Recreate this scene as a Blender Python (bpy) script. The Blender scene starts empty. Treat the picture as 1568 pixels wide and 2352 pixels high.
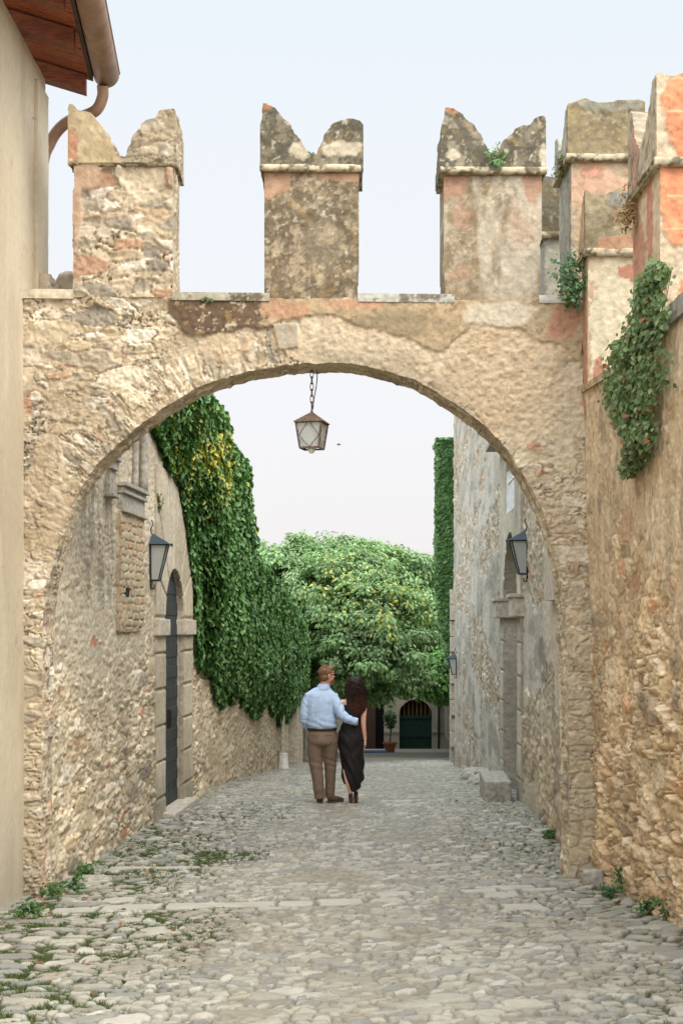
import bpy, bmesh, math, random
import numpy as np
from mathutils import Vector, Matrix, Euler
PI = math.pi
C = bpy.context.scene.collection
sc = bpy.context.scene

# ------------------------------------------------------------------ camera, world, sun, exposure
cam_data = bpy.data.cameras.new('camera')
cam = bpy.data.objects.new('camera', cam_data); C.objects.link(cam)
cam.location = (0, 0, 0); cam.rotation_euler = (math.radians(90), 0, 0)
cam_data.sensor_fit = 'VERTICAL'; cam_data.sensor_height = 36; cam_data.sensor_width = 24
cam_data.lens = 50; cam_data.shift_y = 264/2352
cam_data.clip_start = 0.1; cam_data.clip_end = 3000
sc.camera = cam

SKY_FRONT, SKY_REST = 6.15, 23.0
SUN_EL, SUN_AZ = math.radians(44), math.radians(140)      # azimuth from +Y (view direction), clockwise; sun behind the camera, to its right
world = bpy.data.worlds.new('World'); sc.world = world; world.use_nodes = True
nt = world.node_tree; nt.nodes.clear()
out = nt.nodes.new('ShaderNodeOutputWorld'); bg = nt.nodes.new('ShaderNodeBackground')
sky = nt.nodes.new('ShaderNodeTexSky'); sky.sky_type = 'NISHITA'; sky.sun_disc = False
sky.sun_elevation = SUN_EL; sky.sun_rotation = SUN_AZ % (2*PI)
sky.air_density = 1.0; sky.dust_density = 4.0; sky.ozone_density = 1.5; sky.altitude = 100
hs = nt.nodes.new('ShaderNodeHueSaturation'); hs.inputs['Saturation'].default_value = 0.35
mixw = nt.nodes.new('ShaderNodeMix'); mixw.data_type = 'RGBA'; mixw.blend_type = 'MIX'
tc = nt.nodes.new('ShaderNodeTexCoord'); sepw = nt.nodes.new('ShaderNodeSeparateXYZ')
rampw = nt.nodes.new('ShaderNodeValToRGB')
rampw.color_ramp.elements[0].position = 0.0; rampw.color_ramp.elements[0].color = (0.885, 0.840, 0.828, 1)
rampw.color_ramp.elements[1].position = 0.40; rampw.color_ramp.elements[1].color = (0.80, 0.862, 0.918, 1)
e = rampw.color_ramp.elements.new(0.16); e.color = (0.855, 0.862, 0.890, 1)
gain = nt.nodes.new('ShaderNodeVectorMath'); gain.operation = 'SCALE'
# the low evening sky in front is dimmer than the zenith and the glow behind the camera
mz = nt.nodes.new('ShaderNodeMapRange'); mz.inputs['From Min'].default_value = 0.42; mz.inputs['From Max'].default_value = 0.85
my = nt.nodes.new('ShaderNodeMapRange'); my.inputs['From Min'].default_value = 0.35; my.inputs['From Max'].default_value = -0.5
mx = nt.nodes.new('ShaderNodeMath'); mx.operation = 'MAXIMUM'; mg = nt.nodes.new('ShaderNodeMapRange')
mg.inputs['To Min'].default_value = SKY_FRONT; mg.inputs['To Max'].default_value = SKY_REST
nt.links.new(tc.outputs['Generated'], sepw.inputs[0]); nt.links.new(sepw.outputs['Z'], rampw.inputs[0])
nt.links.new(rampw.outputs[0], gain.inputs[0])
nt.links.new(sepw.outputs['Z'], mz.inputs['Value']); nt.links.new(sepw.outputs['Y'], my.inputs['Value'])
nt.links.new(mz.outputs[0], mx.inputs[0]); nt.links.new(my.outputs[0], mx.inputs[1]); nt.links.new(mx.outputs[0], mg.inputs['Value'])
nt.links.new(mg.outputs[0], gain.inputs['Scale'])
nt.links.new(sky.outputs[0], hs.inputs['Color'])
mixw.inputs['Factor'].default_value = 0.9
nt.links.new(hs.outputs[0], mixw.inputs['A']); nt.links.new(gain.outputs[0], mixw.inputs['B'])
nt.links.new(mixw.outputs['Result'], bg.inputs['Color']); bg.inputs['Strength'].default_value = 0.10
nt.links.new(bg.outputs[0], out.inputs[0])

sd = bpy.data.lights.new('sun', 'SUN'); sun = bpy.data.objects.new('sun', sd); C.objects.link(sun)
sd.energy = 1.5; sd.angle = math.radians(40); sd.color = (1.0, 0.90, 0.77)
sdir = Vector((math.sin(SUN_AZ)*math.cos(SUN_EL), math.cos(SUN_AZ)*math.cos(SUN_EL), math.sin(SUN_EL)))
sun.rotation_euler = sdir.to_track_quat('Z', 'Y').to_euler(); sun.location = (6, -10, 12)
sc.view_settings.view_transform = 'Standard'; sc.view_settings.look = 'None'
sc.view_settings.exposure = 0.85; sc.view_settings.gamma = 1.0; sc.view_settings.use_curve_mapping = False
try:
    sc.cycles.max_bounces = 6; sc.cycles.diffuse_bounces = 4; sc.cycles.glossy_bounces = 2
    sc.cycles.transparent_max_bounces = 8; sc.cycles.transmission_bounces = 3
except Exception: pass

# ------------------------------------------------------------------ numeric helpers
F = 3267.0
def P(px, py, d): return Vector(((px-784)/F*d, d, (1440-py)/F*d))
def PX(px, d): return (px-784)/F*d
def PZ(py, d): return (1440-py)/F*d
def lin(c):
    c = np.asarray(c, float)/255.0
    return np.where(c <= 0.04045, c/12.92, ((c+0.055)/1.055)**2.4)
def hsh(ix, iy, seed):
    a = (ix.astype(np.int64)*374761393 + iy.astype(np.int64)*668265263 + seed*1442695041) & 0xffffffff
    a = ((a ^ (a >> 13))*1274126177) & 0xffffffff
    a = ((a ^ (a >> 16))*2246822519) & 0xffffffff
    a = a ^ (a >> 15)
    return (a & 0xffffff)/float(0x1000000)
def vn(x, y, seed=0):
    x = np.asarray(x, float); y = np.asarray(y, float)
    ix = np.floor(x); iy = np.floor(y); fx = x-ix; fy = y-iy
    fx = fx*fx*(3-2*fx); fy = fy*fy*(3-2*fy)
    a = hsh(ix, iy, seed); b = hsh(ix+1, iy, seed); c = hsh(ix, iy+1, seed); d = hsh(ix+1, iy+1, seed)
    return (a*(1-fx)+b*fx)*(1-fy) + (c*(1-fx)+d*fx)*fy
def fbm(x, y, o=4, seed=0):
    s = 0; a = 0.5; t = 0
    x = np.asarray(x, float); y = np.asarray(y, float)
    for i in range(o):
        s = s + a*vn(x, y, seed+i*17); t += a; x = x*2.03+11.3; y = y*2.03+7.7; a *= 0.5
    return s/t
def sst(a, b, x):
    t = np.clip((x-a)/(b-a), 0, 1); return t*t*(3-2*t)
def mix(a, b, t): return a*(1-t[..., None]) + b*t[..., None]
def wor(u, v, su, sv, seed, jit=0.8, wv=0.25, p=3.0):
    """jittered, row-shifted cells: edge distance, two hashes per cell and the offset from its centre"""
    x = u/su; y = v/sv
    j0 = np.floor(y); F1 = np.full(x.shape, 9.0); F2 = np.full(x.shape, 9.0)
    R = np.zeros(x.shape); R2 = np.zeros(x.shape); DX = np.zeros(x.shape); DY = np.zeros(x.shape)
    for dj in (-1, 0, 1):
        j = j0+dj; sh = hsh(j, j*0+3, seed+5); xs = x-sh; i0 = np.floor(xs)
        for di in (-1, 0, 1):
            i = i0+di
            cx = i+0.5+jit*(hsh(i, j, seed)-0.5); cy = j+0.5+jit*(hsh(i, j, seed+1)-0.5)
            dx = xs-cx; dy = y-cy
            h3 = hsh(i, j, seed+2)
            d = (np.abs(dx)**p+np.abs(dy)**p)**(1/p) - wv*h3
            m = d < F1
            F2 = np.where(m, F1, np.minimum(F2, d)); F1 = np.where(m, d, F1)
            R = np.where(m, h3, R); R2 = np.where(m, hsh(i, j, seed+3), R2)
            DX = np.where(m, dx, DX); DY = np.where(m, dy, DY)
    return F2-F1, R, R2, DX, DY
def stones(u, v, su, sv, seed, big=0.25, warp=0.35, jit=0.8):
    uw = u + su*warp*(fbm(u/su*0.9, v/sv*0.9, 2, seed+40)-0.5)*2
    vw = v + sv*warp*(fbm(u/su*0.9+31, v/sv*0.9+17, 2, seed+41)-0.5)*2
    e, r, r2, dx, dy = wor(uw, vw, su, sv, seed, jit)
    if big > 0:
        E, Rb, Rb2, DX, DY = wor(uw, vw, su*2.3, sv*2.1, seed+90, jit*0.8, 0.1)
        m = (Rb2 < big)
        e = np.where(m, E*2.0, np.minimum(e, np.where(m, 9, 9)))
        r = np.where(m, Rb, r); r2 = np.where(m, Rb2/big, r2); dx = np.where(m, DX, dx); dy = np.where(m, DY, dy)
    return e, r, r2, dx, dy
def pal(r, cols, wts):
    """piecewise palette chosen by a hash; sRGB 0-255 in"""
    cols = lin(cols); cw = np.cumsum(wts)/np.sum(wts); idx = np.searchsorted(cw, r*0.9999)
    return cols[np.clip(idx, 0, len(cols)-1)]
def inpoly(x, y, poly):
    ins = np.zeros(x.shape, bool); n = len(poly)
    for i in range(n):
        x1, y1 = poly[i]; x2, y2 = poly[(i+1) % n]
        if y1 == y2: continue
        c = ((y1 > y) != (y2 > y)) & (x < (x2-x1)*(y-y1)/(y2-y1)+x1)
        ins ^= c
    return ins
def blob(u, v, cx, cy, rx, ry, seed=0, rough=0.6, soft=0.25):
    """soft mask of a patch with a ragged outline"""
    d = np.sqrt(((u-cx)/rx)**2+((v-cy)/ry)**2)
    s = 1/max(rx, ry)
    n = (fbm(u*s*2.2+seed, v*s*2.2, 4, seed)-0.5)*2*rough
    return 1-sst(1-soft, 1+soft*0.2, d+n)

K_ALB = 0.78
# ------------------------------------------------------------------ materials
MAT = {}
def surf_mat(name, rough=0.92, bump=0.35, scale=90.0, var=0.22, spec=0.25, crag=0.0):
    """colour comes from the mesh's own per-stone colour; fine grain and pitting are procedural"""
    m = bpy.data.materials.new(name); m.use_nodes = True; t = m.node_tree; b = t.nodes['Principled BSDF']
    a = t.nodes.new('ShaderNodeAttribute'); a.attribute_name = 'Col'
    tcn = t.nodes.new('ShaderNodeTexCoord')
    n = t.nodes.new('ShaderNodeTexNoise'); n.inputs['Scale'].default_value = scale; n.inputs['Detail'].default_value = 6
    n.inputs['Roughness'].default_value = 0.7
    n2 = t.nodes.new('ShaderNodeTexNoise'); n2.inputs['Scale'].default_value = scale*0.22; n2.inputs['Detail'].default_value = 5
    mr = t.nodes.new('ShaderNodeMapRange'); mr.inputs['From Min'].default_value = 0.3; mr.inputs['From Max'].default_value = 0.7
    mr.inputs['To Min'].default_value = 1-var; mr.inputs['To Max'].default_value = 1+var
    ad = t.nodes.new('ShaderNodeMath'); ad.operation = 'ADD'
    h = t.nodes.new('ShaderNodeMath'); h.operation = 'MULTIPLY'; h.inputs[1].default_value = 0.5
    vm = t.nodes.new('ShaderNodeVectorMath'); vm.operation = 'SCALE'
    bp = t.nodes.new('ShaderNodeBump'); bp.inputs['Strength'].default_value = bump; bp.inputs['Distance'].default_value = 0.01
    L = t.links.new
    L(tcn.outputs['Object'], n.inputs['Vector']); L(tcn.outputs['Object'], n2.inputs['Vector'])
    L(n.outputs['Fac'], ad.inputs[0]); L(n2.outputs['Fac'], ad.inputs[1]); L(ad.outputs[0], h.inputs[0])
    L(h.outputs[0], mr.inputs['Value']); L(mr.outputs[0], vm.inputs['Scale']); L(a.outputs['Color'], vm.inputs[0])
    L(vm.outputs[0], b.inputs['Base Color']); L(h.outputs[0], bp.inputs['Height'])
    if crag:
        n3 = t.nodes.new('ShaderNodeTexNoise'); n3.noise_type = 'RIDGED_MULTIFRACTAL'; n3.inputs['Scale'].default_value = 17; n3.inputs['Detail'].default_value = 7
        n3.inputs['Roughness'].default_value = 0.75; L(tcn.outputs['Object'], n3.inputs['Vector'])
        b2 = t.nodes.new('ShaderNodeBump'); b2.inputs['Strength'].default_value = crag; b2.inputs['Distance'].default_value = 0.018
        L(n3.outputs['Fac'], b2.inputs['Height']); L(b2.outputs[0], bp.inputs['Normal'])
    L(bp.outputs[0], b.inputs['Normal'])
    b.inputs['Roughness'].default_value = rough; b.inputs['Specular IOR Level'].default_value = spec
    MAT[name] = m; return m
def flat_mat(name, rgb, rough=0.7, metal=0.0, scale=25.0, var=0.12, bump=0.0, spec=0.4, rgb2=None, stretch=(1, 1, 1)):
    m = bpy.data.materials.new(name); m.use_nodes = True; t = m.node_tree; b = t.nodes['Principled BSDF']; L = t.links.new
    tcn = t.nodes.new('ShaderNodeTexCoord'); mp = t.nodes.new('ShaderNodeMapping'); mp.inputs['Scale'].default_value = stretch
    n = t.nodes.new('ShaderNodeTexNoise'); n.inputs['Scale'].default_value = scale; n.inputs['Detail'].default_value = 5
    r = t.nodes.new('ShaderNodeValToRGB'); c = lin(rgb); c2 = lin(rgb2) if rgb2 is not None else c*(1+var)
    c1 = c*(1-var) if rgb2 is None else c
    r.color_ramp.elements[0].position = 0.35; r.color_ramp.elements[0].color = (*[float(q) for q in c1], 1)
    r.color_ramp.elements[1].position = 0.65; r.color_ramp.elements[1].color = (*[float(min(q, 1)) for q in c2], 1)
    L(tcn.outputs['Object'], mp.inputs[0]); L(mp.outputs[0], n.inputs['Vector']); L(n.outputs['Fac'], r.inputs[0]); L(r.outputs[0], b.inputs['Base Color'])
    if bump:
        bp = t.nodes.new('ShaderNodeBump'); bp.inputs['Strength'].default_value = bump; bp.inputs['Distance'].default_value = 0.005
        L(n.outputs['Fac'], bp.inputs['Height']); L(bp.outputs[0], b.inputs['Normal'])
    b.inputs['Roughness'].default_value = rough; b.inputs['Metallic'].default_value = metal; b.inputs['Specular IOR Level'].default_value = spec
    MAT[name] = m; return m
def leaf_mat(name, trans=0.25, rough=0.5, spec=0.35):
    m = bpy.data.materials.new(name); m.use_nodes = True; t = m.node_tree; b = t.nodes['Principled BSDF']; L = t.links.new
    a = t.nodes.new('ShaderNodeAttribute'); a.attribute_name = 'Col'; L(a.outputs['Color'], b.inputs['Base Color'])
    b.inputs['Roughness'].default_value = rough; b.inputs['Specular IOR Level'].default_value = spec
    tr = t.nodes.new('ShaderNodeBsdfTranslucent'); ms = t.nodes.new('ShaderNodeMixShader'); ms.inputs[0].default_value = trans
    vm = t.nodes.new('ShaderNodeVectorMath'); vm.operation = 'MULTIPLY'; vm.inputs[1].default_value = (1.2, 1.5, 0.6)
    L(a.outputs['Color'], vm.inputs[0]); L(vm.outputs[0], tr.inputs['Color'])
    o = t.nodes['Material Output']; L(b.outputs[0], ms.inputs[1]); L(tr.outputs[0], ms.inputs[2]); L(ms.outputs[0], o.inputs[0])
    MAT[name] = m; return m

surf_mat('masonry', bump=0.55, scale=70, var=0.34, crag=0.4)
surf_mat('render_plaster', bump=0.22, scale=60, var=0.12)
surf_mat('cobble', rough=0.8, bump=0.3, scale=80, var=0.16, spec=0.3)
leaf_mat('ivy_leaf', 0.15, 0.5, 0.3); leaf_mat('tree_leaf', 0.28, 0.5, 0.35); leaf_mat('weed_leaf', 0.2, 0.6, 0.2)
flat_mat('lamp_metal', (42, 58, 66), 0.45, 0.3, 30)
flat_mat('lamp_metal_blue', (52, 66, 76), 0.55, 0.1, 30)
flat_mat('rust', (112, 92, 76), 0.8, 0.1, 40, rgb2=(84, 66, 54), bump=0.2)
flat_mat('copper', (160, 128, 104), 0.5, 0.2, 5, rgb2=(132, 100, 78), spec=0.4)
flat_mat('eave_wood', (166, 94, 56), 0.7, 0, 9, rgb2=(122, 64, 38), bump=0.2, stretch=(1, 6, 6))
flat_mat('rafter_wood_shaded', (138, 76, 46), 0.7, 0, 9, rgb2=(98, 52, 32), bump=0.3, stretch=(1, 6, 6))  # eave wood darkened to paint in the shade on the rafter faces
flat_mat('roof_tile', (150, 90, 66), 0.85, 0, 8, rgb2=(120, 74, 58))
flat_mat('door_dark', (52, 58, 58), 0.7, 0, 14, rgb2=(36, 42, 43), bump=0.3, stretch=(1, 1, .2))
flat_mat('door_green', (10, 50, 40), 0.6, 0, 12, rgb2=(6, 36, 30))
flat_mat('door_brown', (60, 38, 26), 0.7, 0, 12)
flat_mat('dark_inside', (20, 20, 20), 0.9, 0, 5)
flat_mat('bark', (92, 78, 62), 0.95, 0, 14, rgb2=(58, 48, 38), bump=0.6)
flat_mat('stem', (96, 74, 54), 0.95, 0, 20)
flat_mat('iron', (50, 44, 40), 0.7, 0.5, 30)
flat_mat('terracotta', (136, 78, 56), 0.8, 0, 12)
flat_mat('blue_plastic', (20, 74, 118), 0.5, 0, 5)
flat_mat('yellow_wood', (96, 74, 38), 0.7, 0, 8)
flat_mat('stone_trim', (196, 186, 170), 0.9, 0, 14, rgb2=(160, 150, 134), bump=0.5)
flat_mat('grey_stone', (176, 170, 158), 0.9, 0, 18, rgb2=(134, 130, 120), bump=0.6)
flat_mat('white_paint', (222, 220, 214), 0.6, 0, 10)
g = bpy.data.materials.new('frosted_glass'); g.use_nodes = True; gb = g.node_tree.nodes['Principled BSDF']
gn = g.node_tree.nodes.new('ShaderNodeTexNoise'); gn.inputs['Scale'].default_value = 40
gr = g.node_tree.nodes.new('ShaderNodeValToRGB'); gr.color_ramp.elements[0].color = (.45, .46, .43, 1); gr.color_ramp.elements[1].color = (.62, .63, .60, 1)
g.node_tree.links.new(gn.outputs['Fac'], gr.inputs[0]); g.node_tree.links.new(gr.outputs[0], gb.inputs['Base Color'])
gb.inputs['Roughness'].default_value = 0.35; gb.inputs['Transmission Weight'].default_value = 0.35; MAT['frosted_glass'] = g
wg = bpy.data.materials.new('window_glass'); wg.use_nodes = True; wb = wg.node_tree.nodes['Principled BSDF']
wb.inputs['Base Color'].default_value = (.62, .68, .72, 1); wb.inputs['Roughness'].default_value = 0.12; wb.inputs['Specular IOR Level'].default_value = 0.9
MAT['window_glass'] = wg

# ------------------------------------------------------------------ object helpers
def link(o, parent=None):
    C.objects.link(o)
    if parent is not None:
        o.parent = parent; o.matrix_parent_inverse = Matrix.Identity(4)
    return o
def tag(o, label=None, cat=None, group=None, kind=None):
    if label: o['label'] = label
    if cat: o['category'] = cat
    if group: o['group'] = group
    if kind: o['kind'] = kind
    return o
def thing(name, label, cat, loc=(0, 0, 0), rz=0, group=None):
    o = bpy.data.objects.new(name, None); C.objects.link(o); o.empty_display_size = 0.2
    o.location = loc; o.rotation_euler = (0, 0, rz)
    return tag(o, label, cat, group)
def np_mesh(name, V, quads=None, cols=None, smooth=True, mat=None, parent=None, loc=(0, 0, 0), tris=None, ngons=None, mats=None, midx=None):
    me = bpy.data.meshes.new(name)
    org = np.zeros(3)
    q_ = parent
    while q_ is not None: org = org + np.array(q_.location); q_ = q_.parent
    V = (np.asarray(V, float) - org - np.asarray(loc, float)).astype(np.float32)
    me.vertices.add(len(V)); me.vertices.foreach_set('co', V.ravel())
    li = []; ls = []; k = 0
    for A, n in ((quads, 4), (tris, 3)):
        if A is not None and len(A):
            A = np.asarray(A, np.int32); li.append(A.ravel()); ls.append(np.arange(len(A))*n+k); k += A.size
    if ngons:
        for gq in ngons: li.append(np.asarray(gq, np.int32)); ls.append(np.array([k])); k += len(gq)
    li = np.concatenate(li); ls = np.concatenate(ls)
    me.loops.add(len(li)); me.loops.foreach_set('vertex_index', li.astype(np.int32))
    me.polygons.add(len(ls)); me.polygons.foreach_set('loop_start', ls.astype(np.int32))
    if midx is not None: me.polygons.foreach_set('material_index', np.asarray(midx, np.int32))
    me.polygons.foreach_set('use_smooth', np.full(len(ls), smooth))
    me.update(calc_edges=True)
    if cols is not None:
        ca = me.color_attributes.new('Col', 'FLOAT_COLOR', 'POINT')
        cc = np.ones((len(V), 4), np.float32); cc[:, :3] = np.clip(cols, 0, 1); ca.data.foreach_set('color', cc.ravel())
    me.validate()
    for mm in (mats or [mat]):
        if mm is not None: me.materials.append(MAT[mm] if isinstance(mm, str) else mm)
    o = bpy.data.objects.new(name, me); o.location = loc
    return link(o, parent)
def bm_obj(name, bm, mat, parent=None, loc=(0, 0, 0), smooth=False, world=False):
    me = bpy.data.meshes.new(name)
    if world:
        org = Vector((0, 0, 0)); q_ = parent
        while q_ is not None: org += q_.location; q_ = q_.parent
        bmesh.ops.translate(bm, verts=bm.verts, vec=-org)
    bmesh.ops.recalc_face_normals(bm, faces=bm.faces)
    bm.to_mesh(me); bm.free()
    for mm in (mat if isinstance(mat, (list, tuple)) else [mat]): me.materials.append(MAT[mm])
    if smooth:
        for p in me.polygons: p.use_smooth = True
    o = bpy.data.objects.new(name, me); o.location = loc
    return link(o, parent)
def add_box(bm, c, s, rz=0, rx=0, ry=0, bev=0.0, mi=0):
    r = bmesh.ops.create_cube(bm, size=1.0); vs = r['verts']
    M = Matrix.Translation(c) @ Euler((rx, ry, rz)).to_matrix().to_4x4() @ Matrix.Diagonal((s[0], s[1], s[2], 1))
    bmesh.ops.transform(bm, matrix=M, verts=vs)
    fs = set(f for v in vs for f in v.link_faces)
    for f in fs: f.material_index = mi
    if bev > 0:
        es = list(set(e for v in vs for e in v.link_edges))
        bmesh.ops.bevel(bm, geom=es, offset=bev, segments=2, affect='EDGES', profile=0.6)
def add_tube(bm, pts, rad, n=8, caps=True, mi=0):
    pts = [Vector(p) for p in pts]; rads = rad if isinstance(rad, (list, tuple)) else [rad]*len(pts)
    rings = []; up = None
    for i, p in enumerate(pts):
        t = (pts[min(i+1, len(pts)-1)]-pts[max(i-1, 0)]).normalized()
        if up is None: up = t.orthogonal().normalized()
        up = (up - t*up.dot(t)).normalized(); s = t.cross(up)
        rings.append([bm.verts.new(p+(up*math.cos(2*PI*k/n)+s*math.sin(2*PI*k/n))*rads[i]) for k in range(n)])
    for a, b in zip(rings, rings[1:]):
        for k in range(n):
            f = bm.faces.new((a[k], a[(k+1) % n], b[(k+1) % n], b[k])); f.material_index = mi
    if caps:
        for rg in (rings[0][::-1], rings[-1]):
            f = bm.faces.new(rg); f.material_index = mi
def add_frustum(bm, c, s0, s1, h, mi=0):
    """four-sided body between a rectangle s0 at z=c.z and s1 at z+h; s = (x0,x1,y0,y1)"""
    def rect(s, z): return [bm.verts.new((c[0]+x, c[1]+y, z)) for x, y in ((s[0], s[2]), (s[1], s[2]), (s[1], s[3]), (s[0], s[3]))]
    a = rect(s0, c[2]); b = rect(s1, c[2]+h)
    for k in range(4): bm.faces.new((a[k], a[(k+1) % 4], b[(k+1) % 4], b[k])).material_index = mi
    bm.faces.new(a[::-1]).material_index = mi; bm.faces.new(b).material_index = mi
def smooth_pts(pts, k=6):
    """Catmull-Rom through points"""
    P_ = [Vector(p) for p in pts]; P_ = [P_[0]*2-P_[1]] + P_ + [P_[-1]*2-P_[-2]]; o = []
    for i in range(1, len(P_)-2):
        for j in range(k):
            t = j/k; a, b, c, d = P_[i-1:i+3]
            o.append(0.5*((2*b)+(c-a)*t+(2*a-5*b+4*c-d)*t*t+(3*b-3*c+d-a)*t**3))
    o.append(P_[-2]); return o

# ------------------------------------------------------------------ masonry: a relief slab with real thickness
def masonry(name, us, vs, inside, pos, style, thick=0.4, mat='masonry', parent=None, side=True, back=True, it=5, klay=None, rough_edge=0.006, loc=(0, 0, 0), seed=1):
    """us, vs: grid lines; inside(u,v)->bool; pos(u,v,w)->(x,y,z) with w outward; style(u,v)->(height,colour)"""
    us = np.asarray(us, float); vs = np.asarray(vs, float); nu, nv = len(us), len(vs)
    uc = (us[1:]+us[:-1])/2; vc = (vs[1:]+vs[:-1])/2
    UC, VC = np.meshgrid(uc, vc, indexing='ij'); cell = inside(UC, VC)
    used = np.zeros((nu, nv), bool)
    for a in (0, 1):
        for b in (0, 1): used[a:nu-1+a, b:nv-1+b] |= cell
    idx = -np.ones((nu, nv), np.int64); idx[used] = np.arange(used.sum())
    U, V = np.meshgrid(us, vs, indexing='ij'); u = U[used].copy(); v = V[used].copy()
    I, J = np.nonzero(cell)
    q = np.stack([idx[I, J], idx[I+1, J], idx[I+1, J+1], idx[I, J+1]], 1)
    # boundary edges, directed with the solid on the left
    pad = np.zeros((nu+1, nv+1), bool); pad[1:-1, 1:-1] = cell
    E = []
    b = cell & ~pad[1:-1, :-2]; i, j = np.nonzero(b); E.append(np.stack([idx[i, j], idx[i+1, j]], 1))
    b = cell & ~pad[2:, 1:-1]; i, j = np.nonzero(b); E.append(np.stack([idx[i+1, j], idx[i+1, j+1]], 1))
    b = cell & ~pad[1:-1, 2:]; i, j = np.nonzero(b); E.append(np.stack([idx[i+1, j+1], idx[i, j+1]], 1))
    b = cell & ~pad[:-2, 1:-1]; i, j = np.nonzero(b); E.append(np.stack([idx[i, j+1], idx[i, j]], 1))
    E = np.concatenate(E)
    nxt = {}
    for a, b in E: nxt.setdefault(int(a), []).append(int(b))
    loops = []
    while nxt:
        s = next(iter(nxt)); lp = [s]; c = nxt[s].pop()
        if not nxt[s]: del nxt[s]
        while c != s and c in nxt:
            lp.append(c); n2 = nxt[c].pop()
            if not nxt[c]: del nxt[c]
            c = n2
        loops.append(np.array(lp))
    umin, umax, vmin, vmax = us[0], us[-1], vs[0], vs[-1]
    for lp in loops:
        if len(lp) < 8: continue
        uu, vv = u[lp], v[lp]
        fixu = (np.abs(uu-umin) < 1e-9) | (np.abs(uu-umax) < 1e-9); fixv = (np.abs(vv-vmin) < 1e-9) | (np.abs(vv-vmax) < 1e-9)
        for _ in range(it):
            nu_ = (np.roll(uu, 1)+np.roll(uu, -1)+2*uu)/4; nv_ = (np.roll(vv, 1)+np.roll(vv, -1)+2*vv)/4
            uu = np.where(fixu | fixv, uu, nu_); vv = np.where(fixu | fixv, vv, nv_)
        if rough_edge:
            tu = np.roll(uu, -1)-np.roll(uu, 1); tv = np.roll(vv, -1)-np.roll(vv, 1); l = np.hypot(tu, tv)+1e-9
            n = (fbm(uu*14+seed, vv*14, 3, seed+7)-0.5)*2*rough_edge*2
            free = ~(fixu | fixv)
            uu = uu + np.where(free, tv/l*n, 0); vv = vv - np.where(free, tu/l*n, 0)
        u[lp] = uu; v[lp] = vv
    h, col = style(u, v)
    X = [np.stack(pos(u, v, h), 1)]; COL = [col]; Q = [q]; NG = []; n0 = len(u)
    if side:
        for lp in loops:
            if len(lp) < 4: continue
            uu, vv = u[lp], v[lp]; m = len(lp)
            seg = np.hypot(np.diff(uu, append=uu[0]), np.diff(vv, append=vv[0])); arc = np.cumsum(seg)-seg
            res = max(np.median(seg), 0.008)*1.3; K = klay or max(2, int(round(thick/res))); K = min(K, 30)
            tu = np.roll(uu, -1)-np.roll(uu, 1); tv = np.roll(vv, -1)-np.roll(vv, 1); l = np.hypot(tu, tv)+1e-9
            base = n0
            hf = h[lp]
            for k in range(K+1):
                t = k/K; w = hf*(1-t) - thick*t
                hs_, cs = style(arc*1.0+uu*0+50, w*0+vv*0.0+w+vv.mean())
                amp = math.sin(PI*t)**0.5 if 0 < t < 1 else 0
                hh = (hs_-0.01)*amp*0.8
                U2 = uu + tv/l*hh; V2 = vv - tu/l*hh
                X.append(np.stack(pos(U2, V2, w), 1))
                COL.append(cs if k else h[lp][:, None]*0+col[lp]); n0 += m
            ar = np.arange(m); ar2 = (ar+1) % m
            for k in range(K):
                a = base+k*m; b = a+m
                Q.append(np.stack([a+ar, b+ar, b+ar2, a+ar2], 1))
            if back and len(lp) == max(len(z) for z in loops):
                NG.append((base+K*m+ar)[::-1])
    X = np.concatenate(X); COL = np.concatenate(COL); Q = np.concatenate(Q)
    lum = COL@np.array([.3, .5, .2]); COL = (lum[:, None]*.15+COL*.85)*1.07*np.array([1.0, .985, .94])
    return np_mesh(name, X, Q, COL*K_ALB, True, mat, parent, loc, ngons=NG)
def rng_lines(a, b, s): return np.linspace(a, b, max(3, int(round((b-a)/s))+1))
# ------------------------------------------------------------------ the lie of the land
_gd = np.array([-60, 0, 6, 9, 12, 15.5, 19, 24, 38, 75, 120, 160, 400.])
_gz = np.array([-1.2, -1.6, -1.82, -2.03, -2.22, -2.31, -2.37, -2.66, -3.74, -6.55, -9.5, -10.5, -10.5])
_fd = np.linspace(-60, 400, 4601); _fz = np.interp(_fd, _gd, _gz)
_kr = np.hanning(31); _kr /= _kr.sum(); _fz = np.convolve(np.pad(_fz, 15, 'edge'), _kr, 'valid')
def G(d): return np.interp(d, _fd, _fz)
def GZ(x, d):
    """street height: falls along Y, right side a little higher, kerbless dish"""
    t = 1-sst(13, 20, np.asarray(d, float))
    return G(d) + 0.035*np.clip(x, -4, 4)*t + 0.012*np.clip(np.abs(x)-1.2, 0, 3)
XL = lambda d: np.interp(d, [0, 12.3, 17.55, 19.6, 25, 35.4, 43, 50], [-3.2, -2.58, -2.22, -2.09, -1.93, -1.58, -1.34, -1.1])
XR = lambda d: np.interp(d, [12, 12.45, 18.8, 38, 45], [2.1, 2.12, 2.45, 3.02, 3.2])

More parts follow.
